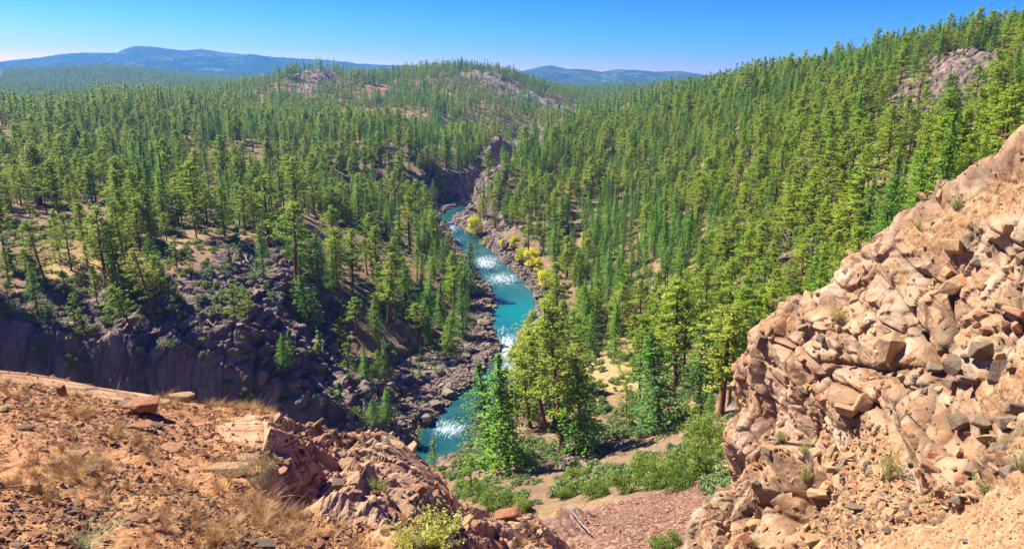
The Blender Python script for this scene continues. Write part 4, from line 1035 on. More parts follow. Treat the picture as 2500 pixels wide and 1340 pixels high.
# ---------------------------------------------------------------- near rock: surfaces from control nets
def net_surface(net, nu, nv):
    net = np.asarray(net, float)          # rows x cols x 3
    rows = [catmull(rw, max(2, int(math.ceil(nu / (net.shape[1] - 1))))) for rw in net]
    A = np.array(rows); k = max(2, int(math.ceil(nv / (net.shape[0] - 1))))
    return np.stack([catmull(A[:, j], k) for j in range(A.shape[1])], 1)   # (nv', nu', 3)
def even(G, axis_rows, n):
    """resample rows so they are evenly spaced along the mean arc length"""
    d = np.linalg.norm(np.diff(G, axis=0), axis=2).mean(1); c = np.concatenate([[0], np.cumsum(d)]); t = np.interp(np.linspace(0, c[-1], n), c, np.arange(len(c)))
    i = np.clip(t.astype(int), 0, len(c) - 2); a = (t - i)[:, None, None]
    return G[i] * (1 - a) + G[i + 1] * a
def normals(G):
    a = np.gradient(G, axis=0); b = np.gradient(G, axis=1); n = np.cross(b, a); n /= np.linalg.norm(n, axis=2)[..., None] + 1e-12
    if n[..., 2].mean() < 0: n = -n
    return n
class Surf:
    def __init__(s, G):
        s.P = G.reshape(-1, 3); s.N = normals(G).reshape(-1, 3)
        b, w, _ = depth_buffer(G[..., 0], G[..., 1], G[..., 2]); s.buf, s.who = fill(b, w, 2)
        s.u, s.v, s.f = proj(s.P)
    def hit(s, u, v):
        i = int(np.clip(u / 2, 0, BW - 1)); j = int(np.clip(v / 2, 0, BH - 1))
        for rad in range(0, 30):
            w = s.who[max(0, j - rad):j + rad + 1, max(0, i - rad):i + rad + 1].ravel(); w = w[w >= 0]
            if len(w):
                k = w[np.argmin((s.u[w] - u) ** 2 + (s.v[w] - v) ** 2 + 0)]
                return s.P[k].copy(), s.N[k].copy(), float(s.f[k])
        return None
# ---- left ledge
def ledge():
    cols = [(-620, 870, 4.6, 1.9), (-250, 890, 4.6, 1.9), (0, 912, 4.6, 1.95), (130, 930, 4.6, 1.95), (260, 952, 4.5, 2.0), (400, 970, 4.6, 2.0), (520, 994, 4.6, 2.05), (600, 998, 4.6, 2.1), (650, 1008, 4.5, 2.1), (720, 1050, 5.0, 2.15), (800, 1054, 5.8, 2.2), (880, 1058, 6.6, 2.3),
            (950, 1064, 7.2, 2.4), (1000, 1100, 7.2, 2.5), (1060, 1152, 7.3, 2.7), (1110, 1212, 7.5, 3.0), (1150, 1242, 7.6, 3.3), (1215, 1262, 7.9, 3.9), (1290, 1272, 8.3, 4.8), (1340, 1308, 8.2, 5.6), (1390, 1350, 7.9, 6.6), (1430, 1420, 7.4, 6.8)]
    rows = [[] for _ in range(8)]
    for u, vc, rc, rb in cols:
        c = P(u, vc, rc); b = P(u, max(1340, vc + 30), rb)
        out = np.array([c[0] * .55 + .25, c[1], 0]); out /= np.linalg.norm(out)
        b0 = b + (b - c) / np.linalg.norm(b - c) * 1.1
        rows[0].append(b0); rows[1].append(b)
        rows[2].append(b + (c - b) * .33 + [0, 0, .02]); rows[3].append(b + (c - b) * .7 + [0, 0, .03])
        rows[4].append(c); rows[5].append(c + out * .35 + [0, 0, -.42]); rows[6].append(c + out * .9 + [0, 0, -2.2]); rows[7].append(c + out * 2.2 + [0, 0, -7])
    G = net_surface(rows, 1260, 210); G = even(G, 0, 620)
    Nn = normals(G); p = G.reshape(-1, 3).copy(); nn = Nn.reshape(-1, 3); A_, B_ = arcs(G)
    u, v, f = proj(p)
    w1 = fbm(p / .5, 3, 61)
    uu = u + w1 * 60
    rockm = sstep(640, 720, uu + (v - 1040) * 0.05) * 1.0
    rockm = np.where(in_poly(uu, v + w1 * 25, [(-700, 860), (0, 895), (120, 905), (260, 935), (400, 955), (420, 985), (330, 985), (200, 965), (60, 930), (-700, 915)]), 1, rockm)
    rockm = np.where(in_poly(u + w1 * 30, v, [(520, 1055), (620, 1010), (720, 1040), (720, 1110), (560, 1085)]), .9, rockm)
    low = in_poly(u + w1 * 40, v + w1 * 30, [(560, 1400), (600, 1240), (720, 1260), (900, 1300), (960, 1400)])
    rockm = np.where(low, 0, rockm)
    beyond = np.repeat(np.linspace(0, 1, G.shape[0]), G.shape[1]) > 0.66
    rockm = np.clip(np.maximum(blur(rockm.reshape(G.shape[:2]), 6).ravel(), beyond * .8), 0, 1)
    q = p.copy(); c_, s_ = math.cos(.65), math.sin(.65)          # bedding dips away to the right
    q = np.stack([q[:, 0] * c_ - q[:, 2] * s_, q[:, 1], q[:, 0] * s_ + q[:, 2] * c_], -1)
    wp = np.stack([fbm(p / .8, 2, 62), fbm(p / .8, 2, 63), fbm(p / .8, 2, 64)], -1)
    o1, c1 = facets(q + wp * .06, (1.1, .8, .26), 65, .9, .06); o2, c2 = facets(q, (.42, .34, .11), 66, 1.0, .07); o3, c3 = facets(q, (.14, .12, .05), 67, 1.1, .1)
    tt_ = np.repeat(np.linspace(0, 1, G.shape[0]), G.shape[1])
    calm = np.where(u < 640, .35, 1.0) * (1 - .4 * np.exp(-((tt_ - .42) / .08) ** 2))
    d = rockm * calm * (rough(A_, B_, .35, 2.0, (1.15, .5, .2, .08, .035), (.15, .065, .026, .010, .004), 1700) + o1 * .03 + o2 * .014 - np.exp(-c1 * 30) * .05 - np.exp(-c2 * 26) * .02)
    tone = facets(q, (.5, .4, .14), 808, 0, .01)[0]
    o4, c4 = facets(p, (.05, .05, .04), 69)
    d += (1 - rockm) * (fbm(p / .35, 4, 70) * .035 + fbm(p / .06, 3, 71) * .012 + o4 * .005)
    p += nn * d[:, None]
    G = p.reshape(G.shape); me = np_mesh('ledge', p, grid_faces(*G.shape[:2]))
    fattr(me, 'rock', rockm); fattr(me, 'tone', .5 + .5 * tone)
    purple = np.exp(-((u - 830) / 130) ** 2 - ((v - 1190 - (u - 830) * .5) / 85) ** 2) + np.exp(-((u - 900) / 90) ** 2 - ((v - 1290) / 60) ** 2)
    fattr(me, 'purple', np.clip(purple * 1.3 + w1 * .3, 0, 1))
    tan = np.exp(-((u - 960) / 130) ** 2 - ((v - 1095) / 50) ** 2); fattr(me, 'tan', np.clip(tan + w1 * .4, 0, 1))
    fattr(me, 'crack', np.clip(np.exp(-c1 * 16) + np.exp(-c2 * 14) * .7, 0, 1) * rockm)
    t = NT('ledge_rock_and_soil'); q_ = t.pos()
    n1 = t.noise(q_, 2.2, 6, .65); n2 = t.noise(q_, 14, 6, .75); n3 = t.noise(q_, 60, 4, .7)
    peb = t.voro(q_, 42, 'F1', 'Color')
    soil = t.ramp(n2, [(.3, (0.209, 0.084, 0.029)), (.5, (0.337, 0.153, 0.053)), (.7, (0.441, 0.239, 0.096))])
    soil = t.mix(.3, soil, t.ramp(peb, [(.2, (0.200, 0.096, 0.041)), (.5, (0.361, 0.185, 0.081)), (.8, (0.469, 0.332, 0.197))]))
    rk = t.ramp(n1, [(.3, (0.270, 0.124, 0.060)), (.5, (0.431, 0.214, 0.102)), (.68, (0.515, 0.332, 0.170))])
    rk = t.mix(t.attr('tan'), rk, t.ramp(n2, [(.3, (0.337, 0.229, 0.106)), (.7, (0.546, 0.406, 0.210))]))
    rk = t.mix(t.math('MULTIPLY', t.attr('purple'), .8), rk, t.ramp(n2, [(.3, (0.126, 0.045, 0.030)), (.5, (0.235, 0.087, 0.051)), (.75, (0.375, 0.197, 0.120))]))
    rk = t.mix(.35, rk, t.ramp(n3, [(.3, (0.161, 0.085, 0.050)), (.7, (0.545, 0.394, 0.233))]))
    rk = t.mix(.3, rk, t.ramp(t.attr('tone'), [(.1, (0.200, 0.104, 0.060)), (.5, (0.360, 0.208, 0.112)), (.8, (0.520, 0.385, 0.216)), (.95, (0.300, 0.250, 0.160))]))
    lich = t.ramp(t.math('MULTIPLY', n1, n2), [(.33, (0, 0, 0)), (.38, (1, 1, 1))])
    rk = t.mix(t.math('MULTIPLY', lich, .5), rk, (0.396, 0.401, 0.238))
    rk = t.mix(t.math('MULTIPLY', t.attr('crack'), .6), rk, (0.108, 0.051, 0.024))
    f_ = t.N('ShaderNodeClamp'); t.L(t.math('MULTIPLY', t.math('SUBTRACT', t.math('ADD', t.attr('rock'), t.math('MULTIPLY', n2, .6)), .62), 3), f_.inputs[0])
    t.col(t.mix(f_.outputs[0], soil, rk), .9, .15)
    b = t.bump(n2, .6, .02); b = t.bump(n3, .6, .006, b); t.L(b, t.b.inputs['Normal'])
    o = link('ledge', me, mats=[t.m]); tag(o, kind='structure'); return Surf(G), rockm
LED, led_rock = ledge()
print('ledge', time.time() - T0)
# ---- right cliff
def cliff():
    C_ = [  # crest .. bottom right, (u, v, r)
        [(2860, 120, 22), (2900, 400, 20), (2900, 700, 16), (2900, 1000, 11), (2900, 1400, 6)],
        [(2640, 275, 20), (2700, 500, 18.3), (2750, 750, 16), (2760, 1030, 12.6), (2750, 1400, 7)],
        [(2500, 354, 18.7), (2540, 560, 17.2), (2590, 800, 15.4), (2600, 1070, 12.9), (2620, 1420, 7.6)],
        [(2420, 408, 18.3), (2460, 600, 17.0), (2500, 830, 15.2), (2520, 1080, 13.1), (2545, 1420, 7.9)],
        [(2330, 456, 18.0), (2370, 650, 16.8), (2420, 880, 15.1), (2430, 1110, 13.3), (2460, 1420, 8.3)],
        [(2230, 488, 18.0), (2280, 700, 16.8), (2335, 905, 15.1), (2360, 1175, 13.4), (2385, 1420, 8.7)],
        [(2150, 575, 18.0), (2200, 745, 16.9), (2260, 930, 15.1), (2290, 1185, 13.5), (2310, 1420, 9.2)],
        [(2080, 645, 18.1), (2130, 800, 17.1), (2190, 970, 15.6), (2215, 1150, 13.9), (2240, 1420, 9.7)],
        [(2005, 718, 18.3), (2060, 855, 17.4), (2120, 1000, 16.1), (2140, 1160, 14.4), (2160, 1420, 10.3)],
        [(1940, 752, 18.8), (1985, 885, 17.9), (2050, 1030, 16.6), (2070, 1170, 14.9), (2090, 1420, 10.9)],
        [(1899, 825, 19.1), (1959, 935, 18.4), (2014, 1060, 17.2), (2034, 1190, 15.4), (2054, 1420, 11.4)],
        [(1848, 905, 19.5), (1904, 1000, 18.8), (1959, 1095, 17.5), (1974, 1210, 15.9), (1984, 1420, 12.2)],
        [(1846, 985, 19.3), (1884, 1055, 18.6), (1914, 1130, 17.5), (1924, 1230, 16.2), (1934, 1420, 13.0)],
        [(1772, 1060, 18.9), (1824, 1115, 18.1), (1849, 1180, 17.2), (1864, 1270, 16.2), (1874, 1420, 14.0)],
        [(1789, 1120, 18.1), (1821, 1165, 17.5), (1836, 1220, 16.8), (1824, 1300, 16.0), (1834, 1420, 14.3)],
        [(1728, 1195, 17.2), (1758, 1225, 16.8), (1778, 1265, 16.3), (1788, 1320, 15.7), (1798, 1420, 14.4)],
        [(1704, 1240, 16.4), (1730, 1265, 16.0), (1750, 1300, 15.7), (1760, 1350, 15.3), (1770, 1430, 14.2)],
        [(1714, 1330, 15.4), (1737, 1350, 15.2), (1752, 1380, 15.0), (1757, 1420, 14.6), (1762, 1470, 14.0)],
        [(1722, 1440, 14.4), (1742, 1450, 14.3), (1752, 1470, 14.1), (1757, 1500, 13.8), (1762, 1540, 13.3)]]
    cr = [12.5, 13, 13.6, 14.2, 14.9, 15.6, 16.2, 16.8, 17.4, 18, 18.4, 18.7, 18.6, 18.3, 17.8, 17.1, 16.4, 15.6, 14.9]
    ft = [10, 10.3, 10.6, 10.9, 11.2, 11.7, 12.2, 12.8, 13.5, 14.2, 14.9, 15.4, 15.6, 15.6, 15.4, 15, 14.4, 13.8, 13]
    bt = [5.5, 6, 6.4, 6.9, 7.4, 8, 8.7, 9.3, 10.0, 10.6, 11.2, 11.8, 12.4, 12.8, 13, 13, 12.8, 12.4, 12]
    rows = [[] for _ in range(9)]
    for ci_, col in enumerate(C_):
        rs_ = (cr[ci_], cr[ci_] * .70 + ft[ci_] * .30, cr[ci_] * .36 + ft[ci_] * .64, ft[ci_], bt[ci_])
        pc = [P(q[0], q[1], r_) for q, r_ in zip(col, rs_)]; out = np.array([.30, .95, 0])
        rows[0].append(pc[0] + out * 6 + [0, 0, -13]); rows[1].append(pc[0] + out * 2.8 + [0, 0, -3.6]); rows[2].append(pc[0] + out * .8 + [0, 0, -.62])
        for k in range(5): rows[3 + k].append(pc[k])
        rows[8].append(pc[4] + (pc[4] - pc[3]) * .35)
    G = net_surface(rows, 900, 300); G = even(G, 0, 760)
    p = G.reshape(-1, 3).copy(); nn = normals(G); nn = np.stack([blur(nn[..., k], 40) for k in range(3)], -1); nn /= np.linalg.norm(nn, axis=2)[..., None]; nn = nn.reshape(-1, 3); u, v, f = proj(p); A_, B_ = arcs(G)
    w1 = fbm(p / 2.2, 4, 81); uu = u + w1 * 70; vv = v + w1 * 45
    dirt = np.zeros(len(p))
    for poly, a in (([(1900, 1420), (2080, 1330), (2250, 1250), (2380, 1210), (2520, 1180), (3000, 1050), (3000, 1700), (1900, 1700)], 1), ([(2300, 950), (2420, 900), (2600, 760), (2600, 1010), (2430, 1010), (2240, 1000)], .9),
                    ([(2020, 1100), (2110, 1000), (2170, 1060), (2180, 1180), (2300, 1220), (1980, 1330), (2000, 1200)], .8), ([(2200, 560), (2400, 470), (2560, 380), (2700, 330), (2700, 500), (2400, 560), (2230, 640)], .85),
                    ([(1980, 740), (2060, 720), (2100, 790), (2010, 790)], .7), ([(2090, 640), (2180, 600), (2240, 700), (2160, 720)], .6), ([(1870, 1150), (1900, 1120), (1930, 1180), (1880, 1210)], .6), ([(2330, 790), (2450, 770), (2440, 830), (2300, 830)], .7)):
        dirt = np.where(in_poly(uu, vv, poly), np.maximum(dirt, a), dirt)
    dirt = blur(dirt.reshape(G.shape[:2]), 6).ravel()
    bench = in_poly(u, v, [(1960, 1420), (2150, 1335), (2300, 1262), (2520, 1200), (3000, 1060), (3000, 1700), (1960, 1700)])
    rk = 1 - dirt
    th = .75; c_, s_ = math.cos(th), math.sin(th)
    q = np.stack([p[:, 0] * c_ + p[:, 2] * s_, p[:, 1] * .9 + p[:, 0] * .1, -p[:, 0] * s_ + p[:, 2] * c_], -1)
    wp = np.stack([fbm(p / 2.5, 2, 82), fbm(p / 2.5, 2, 83), fbm(p / 2.5, 2, 84)], -1)
    o0, c0 = facets(q + wp * .25, (2.7, 2.2, 1.6), 85, 1.1, .05); o1, c1 = facets(q + wp * .08, (1.15, .85, .62), 86, 1.2, .06); o2, c2 = facets(q, (.48, .37, .27), 87, 1.3, .07); o3, c3 = facets(q, (.19, .16, .12), 88, 1.3, .1)
    big = sstep(-.25, .35, fbm(p / 1.6, 2, 90))           # some faces stay as broad slabs, others are shattered
    calm = .45 + .55 * sstep(500, 640, v)
    rim = 1 - .35 * np.exp(-((np.repeat(np.linspace(0, 1, G.shape[0]), G.shape[1]) - .52) / .1) ** 2)
    h2, _q = shards(q, (.42, .34, .26), 287)
    d = rk * calm * (rough(A_, B_, -.6, 1.35, (2.8, 1.2, .5, .2, .08), (.72, .38, .13, .045, .014), 1300) * 1.0 + o1 * .055 + o2 * .04 * (.4 + big) - np.exp(-c0 * 40) * .16 - np.exp(-c1 * 30) * .09 - np.exp(-c2 * 24) * .03 * big )
    tone = .6 * facets(q, (1.2, .9, .65), 809, 0, .01)[0] + .4 * facets(q, (.5, .4, .3), 819, 0, .01)[0]
    o4, c4 = facets(p, (.13, .13, .1), 92)
    d += dirt * (fbm(p / .9, 4, 93) * .10 + o4 * .018) * np.where(bench, .45, 1)
    p += nn * d[:, None]
    G = p.reshape(G.shape); me = np_mesh('cliff', p, grid_faces(*G.shape[:2]))
    fattr(me, 'dirt', dirt); fattr(me, 'tone', .5 + .5 * tone); fattr(me, 'crack', np.clip(np.exp(-c0 * 18) + np.exp(-c1 * 14) * .8 + np.exp(-c2 * 12) * .5, 0, 1) * rk)
    def blob(L_): return np.clip(sum(a * np.exp(-((u - x_) / sx) ** 2 - ((v - y_) / sy) ** 2) for x_, y_, sx, sy, a in L_), 0, 1)
    fattr(me, 'red', np.clip(blob([(1900, 860, 70, 80, 1), (1850, 950, 50, 50, .9), (1765, 1080, 30, 30, .8), (2200, 560, 90, 60, .5), (2450, 400, 90, 50, .8), (1980, 740, 50, 20, .6), (2350, 640, 90, 70, .35)]) + w1 * .25, 0, 1))
    fattr(me, 'dark', np.clip(blob([(2380, 900, 110, 50, .9), (2300, 870, 60, 60, .6), (2380, 1040, 110, 45, .9), (1700, 1200, 70, 60, .6), (1880, 1080, 60, 50, .4), (2240, 1060, 30, 60, .3)]) + w1 * .35, 0, 1))
    fattr(me, 'ochre', np.clip(blob([(2290, 1110, 90, 110, .9), (2130, 840, 60, 60, .7), (1960, 880, 60, 80, .6), (2380, 760, 90, 60, .6), (2060, 950, 70, 60, .5), (2180, 960, 60, 60, .7)]) + w1 * .2, 0, 1))
    t = NT('cliff_rock_and_soil'); q_ = t.pos()
    n1 = t.noise(q_, .55, 6, .65, .4); n2 = t.noise(q_, 3.2, 7, .7); n3 = t.noise(q_, 17, 5, .75)
    rkc = t.ramp(n2, [(.28, (0.160, 0.093, 0.045)), (.42, (0.280, 0.171, 0.082)), (.58, (0.380, 0.250, 0.127)), (.75, (0.500, 0.367, 0.205))])
    rkc = t.mix(t.attr('ochre'), rkc, t.ramp(n2, [(.3, (0.270, 0.137, 0.045)), (.55, (0.400, 0.230, 0.086)), (.75, (0.500, 0.333, 0.148))]))
    rkc = t.mix(t.math('MULTIPLY', t.attr('red'), .8), rkc, t.ramp(n2, [(.3, (0.200, 0.078, 0.037)), (.55, (0.340, 0.147, 0.070)), (.75, (0.460, 0.255, 0.139))]))
    rkc = t.mix(t.math('MULTIPLY', t.attr('dark'), .75), rkc, t.ramp(n2, [(.3, (0.055, 0.041, 0.030)), (.5, (0.130, 0.093, 0.057)), (.75, (0.280, 0.206, 0.131))]))
    pink = t.ramp(n1, [(.45, (0, 0, 0)), (.60, (1, 1, 1))]); rkc = t.mix(t.math('MULTIPLY', pink, .3), rkc, (0.400, 0.235, 0.148))
    org = t.ramp(t.noise(q_, 1.1, 5, .7, 1.0), [(.58, (0, 0, 0)), (.66, (1, 1, 1))]); rkc = t.mix(t.math('MULTIPLY', org, .6), rkc, (0.400, 0.157, 0.029))
    gry = t.ramp(t.noise(q_, .8, 6, .75, .6), [(.56, (0, 0, 0)), (.62, (1, 1, 1))]); rkc = t.mix(t.math('MULTIPLY', gry, .6), rkc, (0.190, 0.152, 0.107))
    rkc = t.mix(.3, rkc, t.ramp(n3, [(.3, (0.110, 0.073, 0.041)), (.7, (0.520, 0.392, 0.230))]))
    rkc = t.mix(.45, rkc, t.ramp(t.attr('tone'), [(.12, (.10, .075, .06)), (.28, (.32, .135, .065)), (.42, (.46, .31, .22)), (.56, (.38, .19, .115)), (.72, (.56, .43, .31)), (.92, (.24, .195, .16))]))
    rkc = t.mix(t.math('MULTIPLY', t.attr('crack'), .55), rkc, (0.090, 0.049, 0.025))
    soil = t.ramp(n2, [(.3, (0.220, 0.113, 0.049)), (.6, (0.360, 0.206, 0.098)), (.8, (0.440, 0.284, 0.148))])
    soil = t.mix(.35, soil, t.ramp(t.voro(q_, 11, 'F1', 'Color'), [(.2, (0.150, 0.083, 0.045)), (.5, (0.330, 0.191, 0.098)), (.8, (0.480, 0.343, 0.205))]))
    f_ = t.N('ShaderNodeClamp'); t.L(t.math('MULTIPLY', t.math('SUBTRACT', t.math('ADD', t.attr('dirt'), t.math('MULTIPLY', n2, .5)), .6), 3), f_.inputs[0])
    t.col(t.mix(f_.outputs[0], rkc, soil), .9, .15)
    b = t.bump(n2, .5, .10); b = t.bump(n3, .7, .03, b); t.L(b, t.b.inputs['Normal'])
    o = link('cliff', me, mats=[t.m]); tag(o, kind='structure'); return Surf(G), dirt
CLF, clf_dirt = cliff()
print('cliff', time.time() - T0)

# ---------------------------------------------------------------- loose rocks
def rock_mesh(name, seed, dims=(1, .8, .7), jit=.34, extra=9, cuts=2, rough=.012):
    rg = random.Random(seed); bm = bmesh.new()
    for sx in (-1, 1):
        for sy in (-1, 1):
            for sz in (-1, 1):
                bm.verts.new([sx * dims[0] / 2 * (1 - rg.uniform(0, jit * 2)), sy * dims[1] / 2 * (1 - rg.uniform(0, jit * 2)), sz * dims[2] / 2 * (1 - rg.uniform(0, jit * 2))])
    for _ in range(extra):
        a = Vector((rg.gauss(0, 1), rg.gauss(0, 1), rg.gauss(0, 1))).normalized() * rg.uniform(.40, .60)
        bm.verts.new((a.x * dims[0], a.y * dims[1], a.z * dims[2]))
    r_ = bmesh.ops.convex_hull(bm, input=bm.verts); bmesh.ops.delete(bm, geom=[g for g in set(r_['geom_interior'] + r_['geom_unused']) if isinstance(g, bmesh.types.BMVert)], context='VERTS')
    bmesh.ops.bevel(bm, geom=list(bm.edges), offset=.022, segments=1, affect='EDGES', profile=.5)
    bmesh.ops.triangulate(bm, faces=bm.faces)
    if cuts: bmesh.ops.subdivide_edges(bm, edges=bm.edges, cuts=cuts, use_grid_fill=True)
    bmesh.ops.triangulate(bm, faces=bm.faces)
    me = bpy.data.meshes.new(name); bm.to_mesh(me); bm.free()
    co = np.empty(len(me.vertices) * 3, np.float32); me.vertices.foreach_get('co', co); co = co.reshape(-1, 3)
    d = fbm(co * 2.2 + seed, 3, seed) * rough * 2.2
    co *= (1 + d[:, None]); me.vertices.foreach_set('co', co.ravel()); me.update(); return me
def rock_mat(name, stops, mixc, k=.45):
    t = NT(name); q = t.obj(); n1 = t.noise(q, 2.5, 6, .7); n2 = t.noise(q, 9, 5, .75)
    c = t.ramp(t.rand(), stops); c = t.mix(t.math('MULTIPLY', n1, k), c, mixc)
    c = t.mix(.35, c, t.ramp(n2, [(.3, tuple(x * .45 for x in stops[len(stops) // 2][1])), (.7, tuple(min(.8, x * 1.5) for x in stops[len(stops) // 2][1]))]))
    t.col(c, .88, .18); b = t.bump(n1, .5, .08); b = t.bump(n2, .6, .03, b); t.L(b, t.b.inputs['Normal']); return t.m
M_RT = rock_mat('tan_rock', [(0, (0.300, 0.176, 0.074)), (.3, (0.380, 0.255, 0.127)), (.55, (0.330, 0.191, 0.098)), (.8, (0.420, 0.265, 0.107)), (1, (0.270, 0.186, 0.115))], (0.460, 0.333, 0.189))
M_RR = rock_mat('red_rock', [(0, (0.240, 0.083, 0.037)), (.3, (0.340, 0.162, 0.074)), (.6, (0.300, 0.122, 0.061)), (.85, (0.420, 0.245, 0.131)), (1, (0.170, 0.118, 0.082))], (0.380, 0.225, 0.123))
M_RD = rock_mat('dark_rock', [(0, (0.085, 0.059, 0.041)), (.5, (0.160, 0.113, 0.074)), (1, (0.240, 0.162, 0.098))], (0.300, 0.225, 0.148))
M_RG = rock_mat('grey_river_rock', [(0, (0.070, 0.059, 0.046)), (.4, (0.130, 0.103, 0.078)), (.7, (0.200, 0.152, 0.107)), (1, (0.280, 0.225, 0.164))], (0.240, 0.191, 0.139))
M_SC = rock_mat('scree_rock', [(0, (.12, .05, .03)), (.4, (.19, .09, .055)), (.75, (.26, .14, .085)), (1, (.28, .20, .14))], (.27, .16, .105))
def rset(nm, mat, seeds, dims): 
    out = []
    for i, s_ in enumerate(seeds):
        m = rock_mesh(nm, s_, dims[i % len(dims)]); m.materials.append(mat); out.append(m)
    return out
DM = [(1, .8, .7), (1, .7, .45), (.8, .7, 1), (1, .9, .35), (1, .6, .6)]
R_TAN = rset('rock', M_RT, range(1, 8), DM); R_RED = rset('rock', M_RR, range(11, 18), DM); R_DARK = rset('rock', M_RD, range(21, 26), DM)
R_RIV = rset('boulder', M_RG, range(31, 37), [(1, .8, .6), (1, .7, .5), (1, .9, .7)]); R_SC = rset('stone', M_SC, range(41, 47), DM)
def rest_rock(S, meshes, u, v, wpx, label, cat='rock', group=None, name='rock', sink=.28, sc=(1, 1, 1), rot=None, i=None):
    h = S.hit(u, v)
    if h is None: return
    p, nrm, f = h; w = wpx * f / FPX
    m = meshes[(i if i is not None else random.randrange(len(meshes))) % len(meshes)]
    o = link(name, m) if False else bpy.data.objects.new(name, m); C.objects.link(o)
    o.scale = (w * sc[0], w * sc[1], w * sc[2]); o.rotation_euler = rot if rot is not None else (random.uniform(-.5, .5), random.uniform(-.5, .5), random.uniform(0, 6.28))
    o.location = p + nrm * w * min(sc) * (.5 - sink) * .8
    tag(o, label, cat, group); return o
class GS:                                   # the canyon ground as a surface to set rocks on
    @staticmethod
    def hit(u, v):
        p = hit(u, v); return p, np.array([0, 0, 1.0]), float(proj(p)[2])
# blocks that stand out on the cliff
BL = [(T_, u, v, w, s, lab) for T_, u, v, w, s, lab in [
    ('T', 2185, 852, 92, (.85, .8, 1.45), 'tall rectangular tan block standing out in the middle of the right cliff'),
    ('T', 2335, 600, 78, (.8, .8, 1.5), 'pointed upright slab near the top right of the cliff'),
    ('T', 2400, 545, 66, (1.2, .9, .8), 'brown block behind the pointed slab'), ('T', 2440, 585, 80, (1.1, .9, .9), 'big ochre block at the upper right edge of the cliff'),
    ('T', 2425, 615, 52, (1, 1, 1.2), 'upright ochre block below the big one at the upper right edge'), ('T', 2475, 615, 56, (.9, .9, 1.4), 'tall tan block at the right edge of the photo'),
    ('T', 2345, 700, 92, (1.2, .9, .8), 'large wedge of tan rock under the pointed slab'), ('T', 2430, 690, 92, (1.2, 1, .7), 'wide orange tan block right of the large wedge'),
    ('T', 2465, 745, 70, (1.1, 1, .9), 'orange brown block with dark underside at the right edge'), ('T', 2380, 745, 52, (1, 1, .9), 'rounded grey tan block under the wide orange one'),
    ('T', 2262, 790, 50, (.9, .9, 1), 'pale cube shaped block right of the tall rectangular block'), ('T', 2310, 790, 56, (1, 1, .9), 'pale tan block third in the row beside the tall block'),
    ('T', 2215, 775, 44, (1, .8, 1), 'small pale block touching the top of the tall rectangular block'), ('T', 2270, 860, 64, (1.3, .9, .5), 'flat pale slab right of the tall block'),
    ('D', 2410, 865, 74, (1.2, 1, .8), 'rounded grey brown boulder right of the dark cluster'), ('D', 2340, 890, 66, (1.1, .9, .8), 'dark angular block in the middle of the dark cluster'),
    ('D', 2290, 900, 50, (1, .9, .9), 'dark block at the left of the dark cluster'), ('D', 2325, 935, 56, (1, .9, 1), 'dark block at the bottom of the dark cluster'), ('D', 2375, 925, 60, (1.2, .9, .6), 'dark slab at the bottom right of the cluster'),
    ('D', 2445, 915, 60, (1.0, .3, 1.3), 'grey flat slab leaning on the soil at right'),
    ('D', 2350, 1030, 58, (1, .9, .9), 'dark block on top of the smooth ochre slab'), ('D', 2400, 1030, 62, (1, .9, 1.1), 'second dark block right of the one on the ochre slab'), ('D', 2455, 1035, 66, (1, .9, 1.1), 'brown block at the right edge above the bushes'),
    ('D', 2490, 1000, 60, (1, 1, 1.1), 'brown block cut by the right edge of the photo'),
    ('T', 2110, 985, 56, (.9, .8, 1), 'pale triangular block above the talus chute'), ('T', 2070, 1000, 60, (1.1, 1, .8), 'reddish block left of the pale triangular one'), ('T', 2055, 1035, 46, (1, .9, 1), 'tan block under the reddish one'),
    ('T', 2075, 1120, 52, (1, .9, .9), 'tan block at the left lip of the talus chute'), ('T', 2040, 1140, 50, (1.1, .9, .8), 'brown block below left of the talus lip'), ('T', 2010, 1170, 58, (1.2, .8, .8), 'long tan block under the brown one'),
    ('T', 2005, 1205, 60, (1.1, .9, .8), 'tan block at the foot of the broken ridge'), ('T', 2040, 1100, 44, (1, .9, .9), 'small brown block on the broken ridge'),
    ('R', 2345, 1180, 34, (.9, .8, 1.3), 'red brick shaped block at the foot of the ochre slab'), ('D', 2370, 1150, 40, (1, .9, .8), 'grey brown block above the red brick shaped one'), ('D', 2290, 1080, 36, (1, .9, 1), 'dark wedge block right of the ochre slab'),
    ('T', 2270, 1265, 26, (1.2, .9, .7), 'pale cream stone alone on the dirt bench'), ('D', 2360, 1320, 30, (1, 1.2, .25), 'flat dark red stone on the dirt bench at lower right'), ('D', 2445, 1320, 20, (1, 1, .3), 'flat grey stone on the dirt bench near the corner'),
    ('T', 1960, 1290, 50, (1.3, .9, .7), 'pale flat boulder at the base of the cliff'), ('D', 1845, 1185, 34, (1, .9, .8), 'blue grey stone low on the left end of the cliff'), ('T', 1990, 1325, 60, (1, 1, .9), 'pink tan boulder at the bottom edge'),
    ('D', 2100, 1240, 54, (1.4, .8, .6), 'dark purple long rock in the talus at the cliff foot'), ('T', 1985, 780, 36, (.8, .8, 1.1), 'small reddish block on the notch of the cliff crest'), ('T', 1965, 765, 34, (.8, .8, 1.2), 'upright reddish block beside the notch of the cliff crest')]]
SETS = {'T': R_TAN, 'D': R_DARK, 'R': R_RED}
for i, (T_, u_, v_, w_, s_, lab) in enumerate(BL):
    rest_rock(CLF, SETS[T_], u_, v_, w_, lab, sc=s_, i=i * 3, rot=(random.uniform(-.25, .25), random.uniform(-.25, .25), random.uniform(-.6, .6)), sink=.33)
